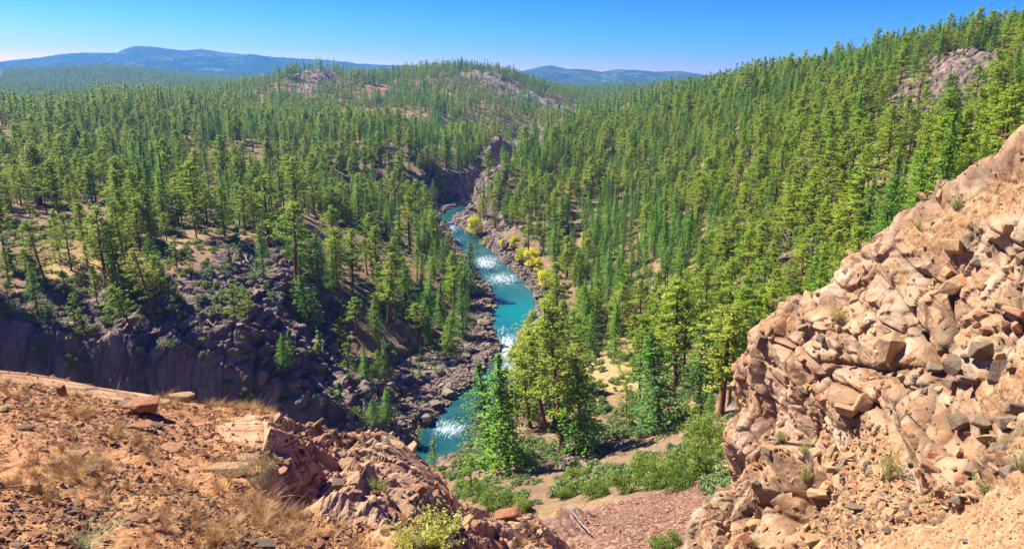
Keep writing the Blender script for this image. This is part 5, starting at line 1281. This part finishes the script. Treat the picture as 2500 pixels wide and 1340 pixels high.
zones = [((2230, 2490), (700, 830), 36, 'upper right of the cliff'), ((2240, 2480), (840, 960), 26, 'dark band of the cliff'), ((2330, 2490), (1080, 1170), 18, 'foot of the cliff at right'), ((1960, 2110), (1080, 1230), 22, 'broken ridge of the cliff'),
         ((2280, 2490), (520, 690), 30, 'top right of the cliff'), ((2000, 2300), (1150, 1290), 40, 'talus at the cliff foot'), ((1730, 1930), (1080, 1330), 26, 'lower left end of the cliff'), ((1950, 2200), (800, 1000), 20, 'middle of the cliff')]
for (ua, ub_), (va, vb_), n_, where in zones:
    for k in range(int(n_ * .6)):
        u_, v_ = random.uniform(ua, ub_), random.uniform(va, vb_); w_ = random.choice((16, 20, 26, 34, 42))
        st = R_DARK if ('dark' in where and random.random() < .6) or random.random() < .15 else (R_RED if random.random() < .2 else R_TAN)
        rest_rock(CLF, st, u_, v_, w_, 'loose ' + ('dark' if st is R_DARK else 'reddish' if st is R_RED else 'tan') + ' angular block, ' + where, group='loose blocks, ' + where, sc=(random.uniform(.8, 1.3), random.uniform(.7, 1), random.uniform(.6, 1.1)))
# rocks on the left ledge
for u_, v_, w_, s_, T_, lab, i in [
    (338, 1008, 100, (.95, .7, .62), 'R', 'large dark red block with flat pale top on the left ledge', 0), (338, 1042, 68, (1.1, .7, .45), 'R', 'dark red wedge shaped rock in front of the large block', 3), (386, 1042, 44, (1, .9, .5), 'D', 'grey brown rock right of the dark red wedge', 1),
    (150, 965, 38, (.9, .8, 1.1), 'R', 'small upright orange brown rock near the back of the ledge', 2), (30, 972, 40, (1.2, .8, .6), 'R', 'low brown rock at the left rear of the ledge', 4), (60, 1048, 52, (1.2, .8, .5), 'D', 'grey flat rock at the left of the ledge', 1),
    (240, 1048, 32, (1.2, .8, .5), 'D', 'dark grey rock left of the red wedge', 3), (300, 990, 46, (1.2, .9, .5), 'D', 'grey slab touching the back of the large red block', 3), (455, 1088, 44, (1, .8, .6), 'R', 'dark purple brown stone in the middle of the dirt', 0),
    (415, 1095, 56, (1.3, .9, .4), 'R', 'flat pink stone beside the purple brown one', 3), (180, 1112, 60, (1.2, .9, .5), 'T', 'pale orange slab half buried in the dirt', 1), (130, 1130, 42, (1.2, .8, .5), 'R', 'pink stone left of the pale orange slab', 3),
    (235, 1125, 44, (1.4, .7, .4), 'R', 'thin pinkish stone right of the pale orange slab', 3), (218, 1152, 34, (1, .9, .7), 'D', 'grey and black stone under the pale orange slab', 0), (240, 1142, 26, (1, .9, .7), 'R', 'brown stone beside the grey and black one', 2),
    (500, 1112, 20, (1, .8, .6), 'T', 'small yellow cream stone in the dirt', 0), (555, 1152, 100, (1.1, .8, .55), 'T', 'big grey tan rock left of the sage bush', 1), (600, 1120, 60, (1.1, .8, .5), 'T', 'pale tan rock behind the sage bush', 3),
    (88, 1198, 36, (1, .8, 1), 'R', 'dark red brown stone at left in the blurred dirt', 2), (175, 1240, 34, (1.2, .8, .3), 'D', 'flat grey chip in the foreground dirt', 3), (430, 1235, 44, (.9, .6, .6), 'R', 'red pink stone in the foreground dirt', 0),
    (330, 1268, 48, (1.2, .9, .5), 'R', 'orange stone in the foreground dirt', 1), (460, 1285, 84, (1.3, .55, .35), 'R', 'long pink stone slab in the foreground dirt', 4), (45, 1330, 40, (1.2, .9, .5), 'D', 'pale blue grey stone at the lower left corner', 1),
    (650, 1245, 48, (1.1, .9, .8), 'R', 'orange rock under the sage bush roots', 0), (780, 1310, 52, (1.3, .9, .6), 'R', 'brown stacked stone near the bottom edge', 1), (820, 1298, 30, (1.2, .9, .5), 'R', 'small red stone near the bottom edge', 3),
    (918, 1068, 24, (1, .8, .9), 'R', 'small red block on the tan rock shelf', 2), (895, 1085, 22, (1, .8, .7), 'D', 'grey stone on the tan rock shelf', 0), (440, 972, 56, (1.1, .9, .7), 'T', 'pale grey white boulder on the rear rim of the ledge', 0),
    (400, 985, 40, (1, .9, .5), 'T', 'pale boulder left of the grey white one on the rim', 5), (830, 1190, 46, (.9, .8, .8), 'D', 'dark lichen covered rock set in the purple outcrop', 0), (1235, 1262, 60, (1.3, 1, .7), 'R', 'pink brown boulder at the lower tip of the ledge', 1),
    (640, 1330, 60, (1.4, .8, .4), 'D', 'flat brown stone at the bottom edge', 3), (40, 1268, 30, (1, .9, .7), 'D', 'dark blurred stone at the lower left', 0), (960, 1085, 44, (1.2, .8, .5), 'T', 'pale slab at the corner of the tan shelf', 3)]:
    rest_rock(LED, SETS[T_], u_, v_, w_, lab, sc=s_, i=i, rot=(random.uniform(-.12, .12), random.uniform(-.12, .12), random.uniform(-.4, .4)), sink=.2)
for k in range(90):
    u_ = random.uniform(0, 640); v_ = random.uniform(960 + u_ * .09, 1335); w_ = random.choice((12, 15, 18, 24))
    st = random.choice((R_RED, R_RED, R_TAN, R_DARK))
    rest_rock(LED, st, u_, v_, w_, 'small ' + ('dark' if st is R_DARK else 'red' if st is R_RED else 'tan') + ' stone lying in the orange dirt of the left ledge', 'stone', 'small stones on the left ledge', name='stone', sc=(1, random.uniform(.6, .9), random.uniform(.35, .7)))
# gravel and rubble nobody could count
def real_source(meshes, S, pts_, cat, labs, name='stone'):
    out = []
    for m, (u_, v_, w_), lab in zip(meshes, pts_, labs):
        o = rest_rock(S, [m], u_, v_, w_, lab, cat, None, name=name, i=0); out.append([o])
    return out
gsrc = real_source(R_RED[:3] + R_TAN[:2] + R_RED[4:5], LED, [(100, 1090, 14), (270, 1180, 15), (520, 1050, 12), (360, 1130, 14), (560, 1250, 16), (150, 1180, 15)], 'stone',
    ['reddish stone left of the pale orange slab, in open dirt', 'reddish stone midway between the orange stone and the grey chip', 'red stone at the top edge of the dirt near the outcrop', 'tan stone in open dirt right of the thin pinkish stone', 'tan stone in the dirt right of the long pink slab', 'reddish stone under the grey and black stone'])
g = np.random.default_rng(5)
def scatter_surface(name, S, mask, n, smin, smax, srcs, up=.3, power=2.2, keep_front=None, nsrc=None):
    ids = np.where(mask)[0]; ids = g.choice(ids, n)
    s_ = smin * (1 - g.uniform(0, 1, n) * (1 - (smin / smax) ** power)) ** (-1 / power)
    pos = S.P[ids] + g.normal(0, 1, (n, 3)) * .01 * 0 + S.N[ids] * (s_ * up * .3)[:, None]
    sc_ = np.stack([s_, s_ * g.uniform(.6, 1, n), s_ * g.uniform(.35, .9, n)], -1)
    return scatter(name, pos, g.uniform(-.5, .5, (n, 3)) * [1, 1, 12.6], sc_, g.integers(0, len(srcs), n), srcs)
vism = (LED.f > .5) & (LED.u > -150) & (LED.u < 1420) & (LED.v < 1500)
area_w = LED.f ** 1.0
scatter_surface('gravel', LED, vism & (led_rock < .35) & (fbm(LED.P / .35, 3, 97) > -.15), 20000, .006, .045, gsrc, power=1.9)
scatter_surface('fine_gravel', LED, vism & (led_rock < .5), 12000, .004, .014, gsrc, power=2.0)
scatter_surface('rock_chips', LED, vism & (led_rock >= .35), 1500, .012, .07, gsrc)
visc = (CLF.u > 1600) & (CLF.u < 2650) & (CLF.v < 1500)
csrc = real_source(R_TAN[2:5] + R_RED[3:5] + R_DARK[2:3], CLF, [(2150, 1260, 16), (2190, 1290, 15), (2080, 1290, 17), (2240, 1240, 15), (2130, 1300, 16), (2200, 1225, 16)], 'stone',
    ['tan stone in the rubble above the pale cream stone', 'tan stone at the lower edge of the rubble', 'tan stone in the rubble close to the dark purple long rock', 'reddish stone in the rubble just left of the red brick shaped block', 'reddish stone at the bottom of the rubble fan', 'dark stone in the middle of the rubble fan'])
steepN = CLF.N[:, 2]
rub = in_poly(CLF.u, CLF.v, [(1960, 1300), (2010, 1200), (2080, 1020), (2170, 1040), (2190, 1180), (2330, 1190), (2400, 1210), (2200, 1290), (1980, 1350)])
scatter_surface('rubble', CLF, visc & rub, 5200, .05, .30, csrc, power=2.0)
scatter_surface('pebbles', CLF, visc & (clf_dirt > .5) & ~rub, 6500, .018, .12, csrc, power=2.4)
scatter_surface('rock_fragments', CLF, visc & (clf_dirt <= .5), 3200, .04, .22, csrc, power=2.2)
def blocks(name, S, ids, size, tilt, srcs, flat=(.5, 1.1), jit=.28, sink=.12):
    k = len(ids); sc_ = np.stack([size, size * g.uniform(.6, 1.0, k), size * g.uniform(flat[0], flat[1], k)], -1)
    rot_ = g.normal(0, jit, (k, 3)) + np.array(tilt); rot_[:, 2] += g.choice([0, 1.5708, 3.1416], k)
    return scatter(name, S.P[ids] - S.N[ids] * (size * sink)[:, None], rot_, sc_, g.integers(0, len(srcs), k), srcs)
def pick(S, mask, n):
    w = (mask * 1.0); w = w / w.sum(); return g.choice(len(S.P), n, p=w, replace=False)
bm_ = visc & (clf_dirt < .45) & (fbm(CLF.P / 1.8, 3, 96) > -.22)
ids = pick(CLF, bm_, 750); blocks('broken_rock', CLF, ids, .21 * g.uniform(.03, 1, 750) ** -.34, (.15, -.55, .25), csrc)
ids = pick(CLF, visc & (clf_dirt < .45) & (fbm(CLF.P / 1.1, 3, 98) > .05), 1500); blocks('rock_shards', CLF, ids, .07 * g.uniform(.03, 1, 1500) ** -.38, (.15, -.55, .25), csrc, jit=.5)
lm_ = vism & (led_rock > .5) & (LED.u > 640)
ids = pick(LED, lm_, 700); blocks('slab_pieces', LED, ids, .07 * g.uniform(.03, 1, 700) ** -.42, (0, .6, .3), gsrc, flat=(.2, .5), jit=.2, sink=.08)
# scree fan
ssrc = real_source(R_SC, GS, [(1420, 1300, 16), (1500, 1290, 18), (1560, 1260, 16), (1600, 1300, 18), (1480, 1250, 15), (1380, 1270, 18)], 'stone',
    ['pink stone on the scree left of the bleached log', 'pinkish stone in the middle of the scree fan', 'reddish stone on the upper right of the scree fan', 'pink stone low on the right of the scree fan', 'small pink stone at the top of the scree fan', 'dusky stone at the left margin of the scree fan'])
n_ = 15000; rr3 = np.sqrt(g.uniform(30 ** 2, 78 ** 2, n_)); a3 = g.uniform(R(-3), R(20), n_); x3, y3 = rr3 * np.sin(a3), rr3 * np.cos(a3); z3 = ground_z(x3, y3); u3, v3, f3 = proj(np.stack([x3, y3, z3], -1))
w3 = fbm(np.stack([x3, y3, z3], -1) / 4, 2, 9) * 25
ok = in_poly(u3 + w3, v3 + w3, [(1310, 1400), (1330, 1270), (1420, 1235), (1540, 1215), (1650, 1190), (1720, 1170), (1800, 1500)]); k = ok.sum(); s3 = .16 * g.uniform(.02, 1, k) ** -.35
scatter('scree', np.stack([x3, y3, z3 + .03], -1)[ok], g.uniform(-1, 1, (k, 3)) * [.6, .6, 6.3], np.stack([s3, s3 * .8, s3 * .6], -1), g.integers(0, 6, k), ssrc)
rsrc = real_source(R_RIV, GS, [(1262, 660, 9), (1285, 690, 9), (1240, 632, 8), (1298, 705, 10), (1222, 612, 7), (1275, 672, 8)], 'boulder',
    ['grey stone on the right bank just left of the large cottonwood', 'grey stone on the right bank under the golden cottonwood', 'grey stone on the right bank below the beach', 'pale stone at the right bank where the pool begins', 'small stone at the downstream end of the beach', 'brown stone on the right bank between two cottonwoods'], name='boulder')
n_ = 26000; rr5 = np.sqrt(g.uniform(45 ** 2, 260 ** 2, n_)); a5 = g.uniform(R(-38), R(24), n_); x5, y5 = rr5 * np.sin(a5), rr5 * np.cos(a5); z5 = ground_z(x5, y5); u5, v5, f5 = proj(np.stack([x5, y5, z5], -1))
d5, _l = river_dist(x5, y5); ok = (d5 > 1) & (fbm(np.stack([x5, y5, z5], -1) / 9, 3, 19) > -.05); k = ok.sum(); s5 = .17 * g.uniform(.01, 1, k) ** -.42 * np.clip(rr5[ok] / 120, .6, 1.3)
scatter('loose_stones', np.stack([x5, y5, z5], -1)[ok], g.uniform(-1, 1, (k, 3)) * [.5, .5, 6.3], np.stack([s5, s5 * .8, s5 * .6], -1), g.integers(0, 6, k), ssrc[:3] + rsrc[:3])
# river banks
for i, (u_, v_, w_, lab) in enumerate([(1140, 872, 30, 'pale rounded boulder on the shaded left bank opposite the rapids'), (1068, 800, 20, 'grey boulder above the left bank'), (1190, 752, 26, 'dark boulder jutting into the turquoise pool from the left'), (1180, 790, 30, 'dark boulder at the left of the rapids'),
        (1218, 815, 24, 'dark boulder where the rapids begin'), (1275, 822, 34, 'large dark boulder at the right of the rapids'), (1290, 800, 30, 'blocky dark rock at the foot of the pool on the right bank'), (1268, 845, 28, 'dark rock on the right bank below the pool'), (1246, 893, 12, 'small orange brown boulder in the white water'),
        (1195, 628, 9, 'small rock in the river under the upper rapids'), (1205, 700, 9, 'small dark rock in the river at the left'), (1215, 712, 8, 'tiny dark rock in the river above the pool'), (1232, 700, 24, 'rock spit on the left bank above the pool'), (1060, 985, 36, 'large smooth boulder on the shaded lower left bank'),
        (1095, 960, 30, 'grey boulder on the shaded lower left bank'), (1040, 1020, 34, 'dark boulder at the water edge near the lower river bend'), (1310, 725, 22, 'light flat boulder at the right edge of the pool'), (1165, 700, 20, 'dark flat boulder on the left bank beside the rapids'),
        (733, 985, 60, 'huge dark outcrop boulder at the foot of the canyon wall'), (640, 1020, 40, 'big brown boulder at the foot of the canyon wall')]):
    rest_rock(GS, R_RIV, u_, v_, w_, lab, 'boulder', name='boulder', i=i, sc=(1.2, 1, .8), rot=(random.uniform(-.2, .2), random.uniform(-.2, .2), random.uniform(0, 6)))
n_ = 60000; seg = g.integers(0, len(RC) - 1, n_); tt = g.uniform(0, 1, n_)[:, None]; cc_ = RC[seg] * (1 - tt) + RC[seg + 1] * tt
dr_ = np.diff(RC[:, :2], axis=0)[seg]; dr_ /= np.linalg.norm(dr_, axis=1)[:, None]; sd_ = g.choice([-1, 1], n_); off = (cc_[:, 3] + g.exponential(3.2, n_) - .8) * sd_
x4 = cc_[:, 0] + dr_[:, 1] * off; y4 = cc_[:, 1] - dr_[:, 0] * off; z4 = ground_z(x4, y4); u4, v4, f4 = proj(np.stack([x4, y4, z4], -1))
ok = (u4 > 900) & (u4 < 1450) & (v4 > 530) & (v4 < 1140) & (y4 > 90) & (g.uniform(size=n_) < .35); k = ok.sum(); s4 = .38 * g.uniform(.02, 1, k) ** -.42
scatter('bank_stones', np.stack([x4, y4, z4 + .05], -1)[ok], g.uniform(-1, 1, (k, 3)) * [.4, .4, 6.3], np.stack([s4 * 1.2, s4, s4 * .7], -1), g.integers(0, 6, k), rsrc)
print('rocks', time.time() - T0)

# ---------------------------------------------------------------- near plants
def sage(seed, n=60, h=1.0, spread=.55, leafn=16, leaf=.045, bare=.25, curve=.25):
    rg = np.random.default_rng(seed); wood = Acc(); lf = Acc()
    for i in range(n):
        a = rg.uniform(0, 6.283); tl = rg.uniform(0, 1) ** .7 * spread; L = h * rg.uniform(.6, 1.05) * (1 - .25 * tl)
        d = np.array([math.cos(a) * math.sin(tl * 1.5), math.sin(a) * math.sin(tl * 1.5), math.cos(tl * 1.5)]); s = np.linspace(0, 1, 5)
        p = d * L * s[:, None] * 1.0; p[:, 2] += curve * L * s ** 2 * (tl) ; p[:, :2] += rg.normal(0, .03, 2) * s[:, None] ** 2; p[:, 2] -= .03
        tube(wood, p, .006 * (1.1 - s), 3)
        f = rg.uniform(bare, 1.03, leafn); pp = np.stack([np.interp(f, s, p[:, k]) for k in range(3)], -1) + rg.normal(0, leaf * .45, (leafn, 3))
        leaves(lf, pp, d * .3 + rg.normal(0, .6, (leafn, 3)), leaf, .55, rg)
    return lf.mesh('leaves'), wood.mesh('stems')
def blades(seed, n=50, h=1.0, spread=.6, wid=.012, heads=False):
    rg = np.random.default_rng(seed); a_ = Acc()
    for i in range(n):
        a = rg.uniform(0, 6.283); tl = rg.uniform(.05, spread); L = h * rg.uniform(.45, 1.0); s = np.linspace(0, 1, 6)
        hx = np.array([math.cos(a), math.sin(a), 0]); b0 = rg.normal(0, .06, 3) * [1, 1, 0]
        p = b0 + hx * (L * (tl * s + tl * .9 * s ** 2))[:, None]; p[:, 2] = L * (s - .45 * tl * s ** 2.2) - .02
        tube(a_, p, wid * .5 * (1.05 - s) + .0006, 3)
        if heads and i % 2 == 0: leaves(a_, p[-1] + rg.normal(0, .02, (8, 3)) * [1, 1, 2], rg.normal(0, 1, (8, 3)), .03, .5, rg)
    return a_.mesh('blades')
def simple_mat(name, a, b, trans=.25):
    t = NT(name); n = t.noise(t.obj(), 6, 3); c = t.ramp(n, [(.35, a), (.65, b)]); t.col(c, .8, .2)
    tr = t.N('ShaderNodeBsdfTranslucent'); t.L(c, tr.inputs['Color']); ms = t.N('ShaderNodeMixShader'); ms.inputs[0].default_value = trans
    t.L(t.b.outputs[0], ms.inputs[1]); t.L(tr.outputs[0], ms.inputs[2]); t.L(ms.outputs[0], t.out.inputs['Surface']); return t.m
M_STRAW = simple_mat('dry_grass_straw', (.42, .24, .09), (.66, .46, .20)); M_GRN = simple_mat('thin_green_grass', (.30, .36, .16), (.46, .48, .26)); M_YLF = simple_mat('yellow_green_leaves', (.38, .42, .05), (.66, .60, .16), .4)
M_GST = simple_mat('grey_stems', (.34, .27, .20), (.52, .46, .38), .0)
SAGE = []
for s_ in (1, 2, 3):
    lv, st = sage(s_, 70, 1.0, .6, 16, .055); lv.materials.append(M_SAGE); st.materials.append(M_GST); SAGE.append((lv, st))
lv, st = sage(9, 46, 1.0, .34, 34, .022, .12); lv.materials.append(M_SAGE); st.materials.append(M_GST); SAGEF = (lv, st)
lv, st = sage(12, 80, 1.0, .75, 30, .06, .2); lv.materials.append(M_YLF); st.materials.append(M_GST); LEAFY = (lv, st)
BLD = [blades(s_, 60, 1.0, .7) for s_ in (3, 4)]
for b_ in BLD: b_.materials.append(M_STRAW)
BLH = blades(7, 9, 1.0, .45, .010, True); BLH.materials.append(M_STRAW)
BLG = blades(8, 80, 1.0, 1.1, .009); BLG.materials.append(M_GRN)
BLY = blades(13, 90, 1.0, .8, .012); BLY.materials.append(M_STRAW)
def plant(S, pair, u, v, hpx, label, name='sage_bush', cat='bush', group=None, wide=1.0, up=(0, 0, 1), lean=None, rz=None):
    h = S.hit(u, v); p, nrm, f = h; s = hpx * f / FPX
    if isinstance(pair, tuple):
        t = empty(name, p - nrm * s * .02); lf_ = bpy.data.objects.new('leaves', pair[0]); st_ = bpy.data.objects.new('stems', pair[1])
        for q in (lf_, st_): C.objects.link(q); q.parent = t
    else:
        t = bpy.data.objects.new(name, pair); C.objects.link(t); t.location = p - nrm * s * .02
    t.scale = (s * wide, s * wide, s); t.rotation_euler = lean + (random.uniform(0, 6.28) if rz is None else rz,) if lean else (0, 0, random.uniform(0, 6.28))
    return tag(t, label, cat, group)
for i, (u_, v_, h_, lab, wd) in enumerate([(2332, 512, 52, 'pale dry bush near the upper crest of the right cliff', 1.0), (2305, 612, 62, 'pale green bush left of the pointed slab', .8), (2196, 752, 55, 'yellowish bush in the middle of the cliff above the tall block', .9), (2045, 788, 46, 'dry yellow bush just inside the cliff crest', 1.1),
        (2168, 1172, 98, 'bright sage bush standing in the talus left of the ochre slab', .75), (2398, 1208, 72, 'wide green bush at the cliff foot on the dirt bench', 1.1), (2440, 1125, 66, 'pale sage bush under the brown block at the right edge', .9), (2492, 1150, 80, 'bush cut by the right edge of the photo', .9),
        (1965, 1172, 52, 'light green bush on the lower cliff', .8), (1962, 1110, 44, 'pale tuft of bush above the light green one', .9), (1905, 1075, 30, 'small green bush on the left part of the cliff', 1.0), (1975, 1335, 40, 'dry bush at the bottom edge under the cliff', 1.2), (1840, 1335, 36, 'pale bush in the lowest corner of the cliff', 1.1),
        (2470, 905, 26, 'tiny yellow weed on the grey leaning slab', 1.0), (2140, 735, 30, 'dry tuft on the upper cliff', 1.2), (2240, 560, 26, 'small tuft on the cliff crest', 1.2), (1850, 1000, 22, 'small green tuft under the red overhanging rock', 1.0)]):
    plant(CLF, SAGE[i % 3], u_, v_, h_, lab, wide=wd)
plant(LED, SAGEF, 640, 1222, 185, 'tall thin pale green sage bush on the left ledge', wide=.85)
plant(LED, SAGE[0], 630, 1212, 95, 'dense lower sage growth around the tall thin bush', wide=.95)
plant(LED, LEAFY, 1060, 1350, 125, 'yellow green leafy bush at the bottom edge of the ledge', 'leafy_bush', wide=1.1)
plant(LED, LEAFY, 1000, 1345, 85, 'smaller yellow leafy bush left of the larger one at the bottom edge', 'leafy_bush', wide=1.1)
plant(LED, SAGE[1], 915, 1196, 42, 'small green plant growing from a crack in the purple outcrop', wide=1.1)
plant(LED, SAGE[2], 938, 1200, 26, 'tiny green sprig beside the small plant in the crack', wide=1.3)
for u_, v_, h_, lab in [(1270, 1335, 62, 'tuft of golden grass at the lower tip of the ledge'), (1295, 1290, 34, 'small dry green tuft on the tip boulder'), (990, 1115, 26, 'green grass tuft on the tan shelf corner')]:
    plant(LED, BLY, u_, v_, h_, lab, 'grass_tuft', 'grass tuft')
for i, (u_, v_, h_, lab) in enumerate([(60, 925, 26, 'dry seed stalks on the rim at far left'), (80, 930, 30, 'dry seed head clump on the left rim'), (120, 940, 34, 'feathery dry seed stalk on the rim'), (160, 950, 30, 'dry stalk on the rim above the orange brown rock'), (215, 955, 30, 'arched dry grass stalk on the rim'),
        (288, 962, 60, 'tallest curved dry grass stalk on the rim'), (330, 1020, 40, 'dry stalks in front of the large red block'), (495, 1002, 34, 'dry stalk right of the pale rim boulders'), (520, 1004, 28, 'thin dry stalk near the right end of the rim'), (262, 1290, 75, 'dark withered stalk standing in the foreground dirt')]):
    plant(LED, BLH, u_, v_, h_, lab, 'dry_stalks', 'dry grass', wide=.9)
for u_, v_, h_, lab in [(30, 1240, 150, 'long pale green grass sprawling at the lower left'), (-20, 1330, 190, 'blurred green grass in the lower left corner'), (200, 1345, 130, 'thin green grass at the bottom edge')]:
    plant(LED, BLG, u_, v_, h_, lab, 'green_grass', 'grass tuft', wide=1.2)
for u_, v_, h_, lab in [(660, 1228, 80, 'straw tuft beneath the tall sage bush'), (380, 1215, 95, 'tangled straw clump in the foreground dirt'), (430, 985, 36, 'straw clump by the pale rim boulder'), (520, 1330, 95, 'straw tuft at the bottom edge')]:
    plant(LED, BLD[0], u_, v_, h_, lab, 'straw_tuft', 'dry grass', wide=1.1)
dsrc = [[plant(LED, BLD[0], 60, 955, 22, 'small straw tuft near the rear of the ledge at left', 'straw_tuft', 'dry grass')], [plant(LED, BLD[1], 200, 975, 20, 'small straw tuft left of the large red block', 'straw_tuft', 'dry grass')]]
ids = np.where(vism & (led_rock < .5))[0]; ids = g.choice(ids, 1500)
wgt = np.clip(1.6 * fbm(LED.P[ids] / .4, 3, 7) + .05 + .8 * (LED.v[ids] < 1000 + .05 * LED.u[ids]), 0, 1); ids = ids[g.uniform(size=len(ids)) < wgt]; k = len(ids); s5 = g.uniform(.03, .11, k)
scatter('dry_grass', LED.P[ids], g.uniform(-1, 1, (k, 3)) * [.5, .5, 6.3], np.stack([s5, s5, s5 * .7], -1), g.integers(0, 2, k), dsrc)
# logs
def log(label, a, b, rad, lift=.2, S=GS, name='fallen_log'):
    pa = S.hit(*a)[0]; pb = S.hit(*b)[0]; acc = Acc(); s = np.linspace(0, 1, 9); p = pa + (pb - pa) * s[:, None]; p[:, 2] += lift; p += np.random.default_rng(int(a[0])).normal(0, rad * .35, (9, 3)); L_ = np.linalg.norm(pb - pa)
    tube(acc, p - pa, rad * (1.1 - .6 * s), 8)
    for k in range(3): q = p[2 + 2 * k] - pa; tube(acc, np.array([q, q + np.array([random.uniform(-.1, .1), random.uniform(-.05, .1), .08]) * L_]), [rad * .25, rad * .08], 4)
    m = acc.mesh(name, True); m.materials.append(M_DEAD); o = link(name, m); o.location = pa; tag(o, label, 'log')
log('long bleached fallen trunk lying down the shaded canyon wall', (758, 920), (818, 980), .30, .5)
log('pale fallen log on the upper part of the shaded cliff', (470, 740), (520, 800), .22, .4)
log('thin pale log on the sunny slab clearing', (590, 620), (640, 690), .2, .4)
log('fallen log on the bench left of the slab clearing', (380, 612), (420, 622), .25, .4)
log('bleached forked log lying on the red scree', (1385, 1250), (1440, 1316), .10, .5)
log('thin dark pole lying across the red scree', (1392, 1297), (1520, 1284), .05, .4)
log('fallen trunk above the oak brush', (1560, 1102), (1640, 1108), .16, .4)
log('fallen log on the left bank near the turquoise pool', (1165, 762), (1195, 768), .2, .4)
log('thin dry stick lying on the rubble of the right cliff foot', (2130, 1218), (2190, 1228), .018, .05, CLF, 'stick')
# dirt road across the right slope
def road():
    us = np.linspace(2350, 2640, 40); vs = np.interp(us, [2350, 2400, 2450, 2500, 2640], [326, 316, 309, 304, 298])
    Vv = []; ps = np.array([P(a, b, 207 + (a - 2440) * .03) for a, b in zip(us, vs)]); 
    tn = np.gradient(ps[:, :2], axis=0); tn /= np.linalg.norm(tn, axis=1)[:, None]; nr_ = np.stack([-tn[:, 1], tn[:, 0]], -1)
    for off, dz in ((-3.4, -2.6), (-2.3, 0), (-1.0, .05), (1.0, .05), (2.3, 0), (3.6, -.6)):
        q = ps.copy(); q[:, :2] += nr_ * off; q[:, 2] += dz; Vv.append(q)
    Vv = np.array(Vv); zz_ = ground_z(ps[:, 0], ps[:, 1]); 
    zs = np.convolve(np.pad(zz_, 6, mode='edge'), np.ones(13) / 13, 'valid') + 1.1; Vv[..., 2] += (zs - ps[:, 2])[None]
    t = NT('road_dirt'); q_ = t.pos(); t.col(t.ramp(t.noise(q_, .8, 5), [(.3, (.40, .28, .17)), (.7, (.58, .43, .28))]), .95, .1)
    o = link('road', np_mesh('road', Vv.reshape(-1, 3), grid_faces(6, 40), smooth=True), mats=[t.m]); tag(o, kind='structure')
road()
print('near', time.time() - T0)
def haze():
    x0, x1, y0, y1, z0, z1 = -9900, 9900, -60, 9900, -330, 440
    V = [(x, y, z) for x in (x0, x1) for y in (y0, y1) for z in (z0, z1)]
    F = [(0, 1, 3, 2), (4, 6, 7, 5), (0, 4, 5, 1), (2, 3, 7, 6), (0, 2, 6, 4), (1, 5, 7, 3)]
    me = np_mesh('haze', np.array(V, float), np.array(F))
    t = NT('haze_air'); t.n.remove(t.b)
    pv = t.N('ShaderNodeVolumePrincipled'); pv.inputs['Color'].default_value = (0.12, 0.42, 0.94, 1)
    pv.inputs['Density'].default_value = 1.0e-4; pv.inputs['Anisotropy'].default_value = 0.2
    t.L(pv.outputs[0], t.out.inputs['Volume'])
    o = link('haze', me, mats=[t.m]); tag(o, kind='stuff')
haze()
print('done', time.time() - T0)
